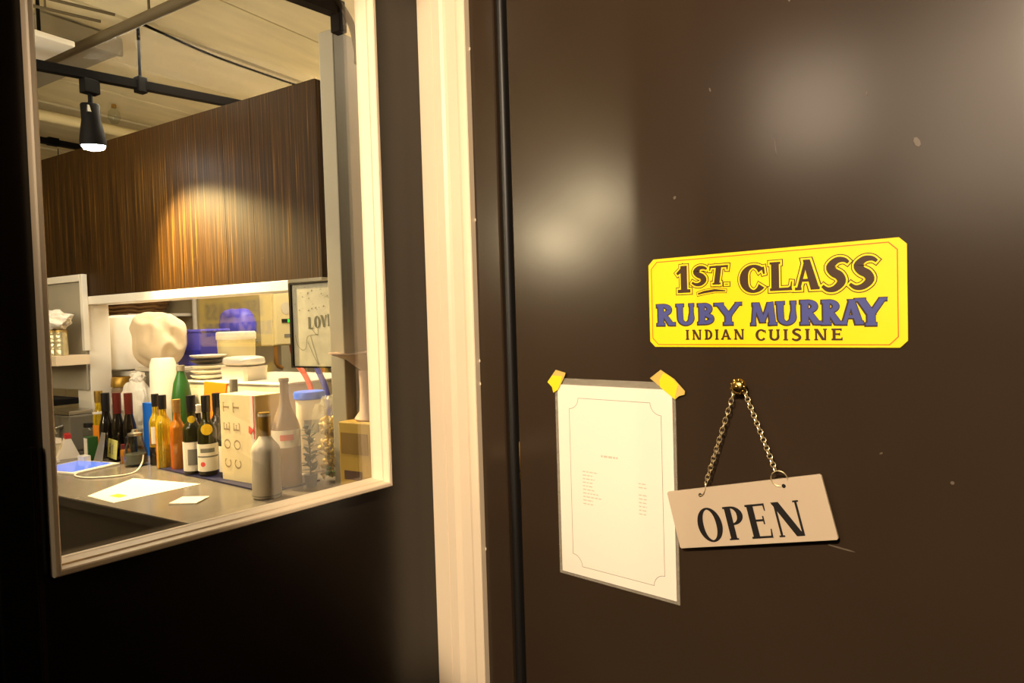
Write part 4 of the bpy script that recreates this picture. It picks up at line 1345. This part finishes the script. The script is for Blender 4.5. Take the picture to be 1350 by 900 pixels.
# ------------------------------------------------------------------ ceiling fittings
tr = item('lighting_track', 'black lighting track with spotlight over the wood panel', 'track', -0.97, -0.268, 2.5)
dirv = Vector((0.19, 0.70, 0)).normalized()
tpt = lambda s_, z_=0.0: Vector((dirv.x * s_, dirv.y * s_, z_))
A_, B_ = tpt(-0.30), tpt(1.5)
side = Vector((-dirv.y, dirv.x, 0)) * 0.017
bm = bmesh.new()
vs = []
for p in (A_, B_):
    vs.append([bm.verts.new(p + side * a + Vector((0, 0, b))) for a, b in ((-1, 0), (1, 0), (1, 0.034), (-1, 0.034))])
for i in range(4):
    bm.faces.new((vs[0][i], vs[0][(i + 1) % 4], vs[1][(i + 1) % 4], vs[1][i]))
bm.faces.new(vs[0])
bm.faces.new(vs[1])
link('rail', bm, 'blackmetal', tr)
link('drop_rod', tube([tpt(0.185, 0.034), tpt(0.185, 0.30)], 0.007), 'blackmetal', tr)
link('clamp', B(-0.02, 0.02, -0.02, 0.02, -0.015, 0.05), 'blackmetal', tr, loc=tpt(0.185), bevel=0.004)
sl = item('track_spotlight', 'black spotlight with a lit lens hanging from the lighting track', 'spotlight', -0.97, -0.268, 2.499)
link('adapter', B(-0.022, 0.022, -0.03, 0.03, -0.055, 0.0), 'blackmetal', sl, bevel=0.003)
link('swivel_arm', tube([(0, 0, -0.05), (0, 0, -0.10)], 0.009), 'blackmetal', sl)
SPH = Vector((0, 0, -0.17))
sdir = (Vector((0.10, 0.20, -0.62))).normalized()
q_ = sdir.to_track_quat('Z', 'Y').to_euler()
tilt_e = (radians(180 + 5), radians(5), 0)
link('lamp_head', lathe([(0, -0.075), (0.030, -0.075), (0.034, -0.07), (0.034, -0.01), (0.040, 0.02), (0.047, 0.065), (0.047, 0.085), (0.042, 0.085), (0.040, 0.07), (0, 0.068)], 24), 'blackmetal', sl, loc=SPH, rot=tilt_e, smooth=True)
link('lens', lathe([(0, 0.072), (0.041, 0.072), (0.042, 0.090), (0.034, 0.101), (0, 0.108)], 24), 'lamp', sl, loc=SPH, rot=tilt_e, smooth=True)
link('heat_vent', B(0.025, 0.0345, -0.03, 0.0, 0.035, 0.06), 'steel', sl, loc=SPH)
light('track_spotlight_beam', 'SPOT', W(-0.955, -0.262, 2.499 - 0.31), 280, (1.0, 0.74, 0.32), 0.03, aim=W(-0.53, 0.0, 1.40), spot=90, blend=0.9)

t2 = item('black_ceiling_track', 'thick black track with bent end above the grey pillar', 'track', 0.205, -0.25, 2.5)
link('rail', B(-0.022, 0.022, -1.2, 0.16, 0.0, 0.045), 'blackmetal', t2, rot=(0, 0, radians(-10)), bevel=0.003)
link('end_drop', B(0.008, 0.050, 0.125, 0.158, -0.055, 0.0), 'blackmetal', t2, bevel=0.003)
link('conduit', tube(smooth_path([(0.0, -0.02, 0.30), (0.01, 0.02, 0.16), (0.035, 0.11, 0.06), (0.055, 0.17, -0.02), (0.06, 0.19, -0.10), (0.06, 0.19, -0.145)]), 0.012), 'conduit', t2, smooth=True)
link('bracket', B(-0.03, 0.03, -0.02, 0.03, 0.046, 0.30), 'blackmetal', t2, bevel=0.003)

du = item('air_duct', 'flat grey air duct running under the concrete ceiling', 'duct', -2.3, -0.19, 2.712)
link('duct_body', B(-1.6, 1.13, -0.16, 0.155, 0.0, 0.068), 'duct', du, bevel=0.003)
for hx in (-0.6, 0.9):
    link('hanger_strap', B(hx, hx + 0.03, -0.01, 0.01, 0.0685, 0.0765), 'steel', du)
link('flange', B(1.131, 1.15, -0.17, 0.165, -0.004, 0.070), 'grey_paint', du)
pi_ = item('ceiling_pipe', 'thick grey-brown pipe crossing below the flat air duct', 'pipe', -0.9, -0.205, 2.69)
link('pipe', tube([(-0.62, 0, 0), (2.2, 0, 0)], 0.020, 16), 'conduit', pi_, smooth=True)
link('hanger', tube([(0.25, 0, 0.018), (0.25, 0, 0.11)], 0.005), 'conduit', pi_)
wbx = item('ceiling_unit', 'white flat ceiling unit at the upper left of the window', 'unit', -1.35, -0.56, 2.60)
link('body', B(-0.42, 0.41, -0.30, 0.23, 0.0, 0.022), 'white', wbx, bevel=0.004)
for hx, hy in ((-0.3, 0.1), (0.3, 0.1), (-0.3, -0.25), (0.3, -0.25)):
    link('hanger', tube([(hx, hy, 0.0225), (hx, hy, 0.20)], 0.005), 'conduit', wbx)
for i, (x_, z_) in enumerate(((-0.29, 2.70), (-0.39, 2.70))):
    cdt = item('thin_conduit', ['thin dark conduit nearest the thick pipe on the ceiling', 'second thin dark conduit above the white ceiling unit'][i], 'conduit', x_ - 0.53, -0.44, z_, 0, 'thin ceiling conduits')
    link('conduit', tube([(-0.15, -0.5, 0), (0.055, 0.17, 0)], 0.006), 'conduit', cdt, smooth=True)
    link('clip', tube([(0.0, 0.0, 0.006), (0.0, 0.0, 0.099)], 0.004), 'conduit', cdt)
r2 = item('hanging_rod', 'thin black rod with clamp hanging at the upper left', 'rod', -1.06, -0.40, 2.65)
link('rod', tube([(0, 0, 0), (0, 0, 0.145)], 0.007), 'blackmetal', r2, smooth=True)
link('clamp', lathe([(0, -0.018), (0.018, -0.012), (0.02, 0.006), (0.008, 0.016), (0, 0.016)], 14), 'blackmetal', r2, smooth=True)
cab = item('ceiling_cable', 'black cable sagging along the concrete ceiling from the rod', 'cable', -0.93, -0.104, 2.775)
link('cable', tube(smooth_path([(0, 0, 0.01), (-0.0, 0.12, -0.005), (-0.03, 0.4, -0.012), (-0.05, 0.75, -0.005), (-0.055, 0.97, 0.0)]), 0.006), 'blackmetal', cab, smooth=True)
ppz = rlink('pale_ceiling_pipe', tube([(-2.30, -0.3, 2.70), (-2.26, 1.29, 2.70)], 0.03, 14), 'pale_pipe', smooth=True)
tag(ppz, 'pale pipe crossing the ceiling behind the spotlight', 'pipe')
t3 = item('far_track', 'far dark lighting track low behind the spotlight', 'track', -2.97, 0.45, 2.72)
link('rail', B(-0.02, 0.02, -0.39, 0.5, 0, 0.035), 'blackmetal', t3)
link('adapter', B(-0.02, 0.02, 0.05, 0.11, -0.004, 0.045), 'blackmetal', t3)
link('rod', tube([(0, 0, 0.035), (0, 0, 0.078)], 0.006), 'blackmetal', t3)
for i, (x_, y_, z_, lab) in enumerate(((-2.1, 0.45, 2.74, 'clear glass bulb hanging right of the spotlight'), (-3.35, 0.74, 2.68, 'small far bulb just above the wood panel at left'))):
    bu = item('glass_bulb', lab, 'bulb', x_, y_, z_, 0, 'bulbs under the ceiling')
    link('globe', lathe([(0, -0.055), (0.02, -0.05), (0.034, -0.02), (0.03, 0.01), (0.014, 0.035), (0, 0.036)], 18), 'clear' if i == 0 else 'crockery', bu, smooth=True)
    link('socket', lathe([(0, 0.055), (0.013, 0.055), (0.014, 0.0365), (0, 0.0365)], 14), 'brass', bu, smooth=True)
    link('cord', tube([(0, 0, 0.055), (0, 0, 2.80 - z_ - 0.003)], 0.003), 'blackmetal', bu)

# pendant lamps further along the bar, seen only as reflections in the door
for i, (x_, y_, z_) in enumerate(((-2.0, -3.55, 2.39), (-2.0, -3.0, 2.05))):
    aim_ = Vector((0.375, 0, 1.675)) if i == 0 else Vector((0.294, 0, 1.623))
    pos_ = Vector((x_, y_, z_))
    light('pendant_beam', 'SPOT', pos_ + (aim_ - pos_).normalized() * 0.10, 60, (1.0, 0.82, 0.5), 0.04, aim=aim_, spot=16, blend=0.6)
    pn = empty('pendant_lamp', ['higher glowing pendant bulb in the bar mirrored in the door', 'lower glowing pendant bulb in the bar mirrored in the door'][i], 'lamp', (x_, y_, z_), 0, 'pendant lamps of the bar')
    link('bulb', lathe([(0, -0.07), (0.03, -0.062), (0.06, -0.03), (0.06, 0.01), (0.03, 0.05), (0, 0.055)], 20), 'bulb', pn, smooth=True)
    link('cord', tube([(0, 0, 0.055), (0, 0, 2.79 - z_)], 0.004), 'blackmetal', pn)
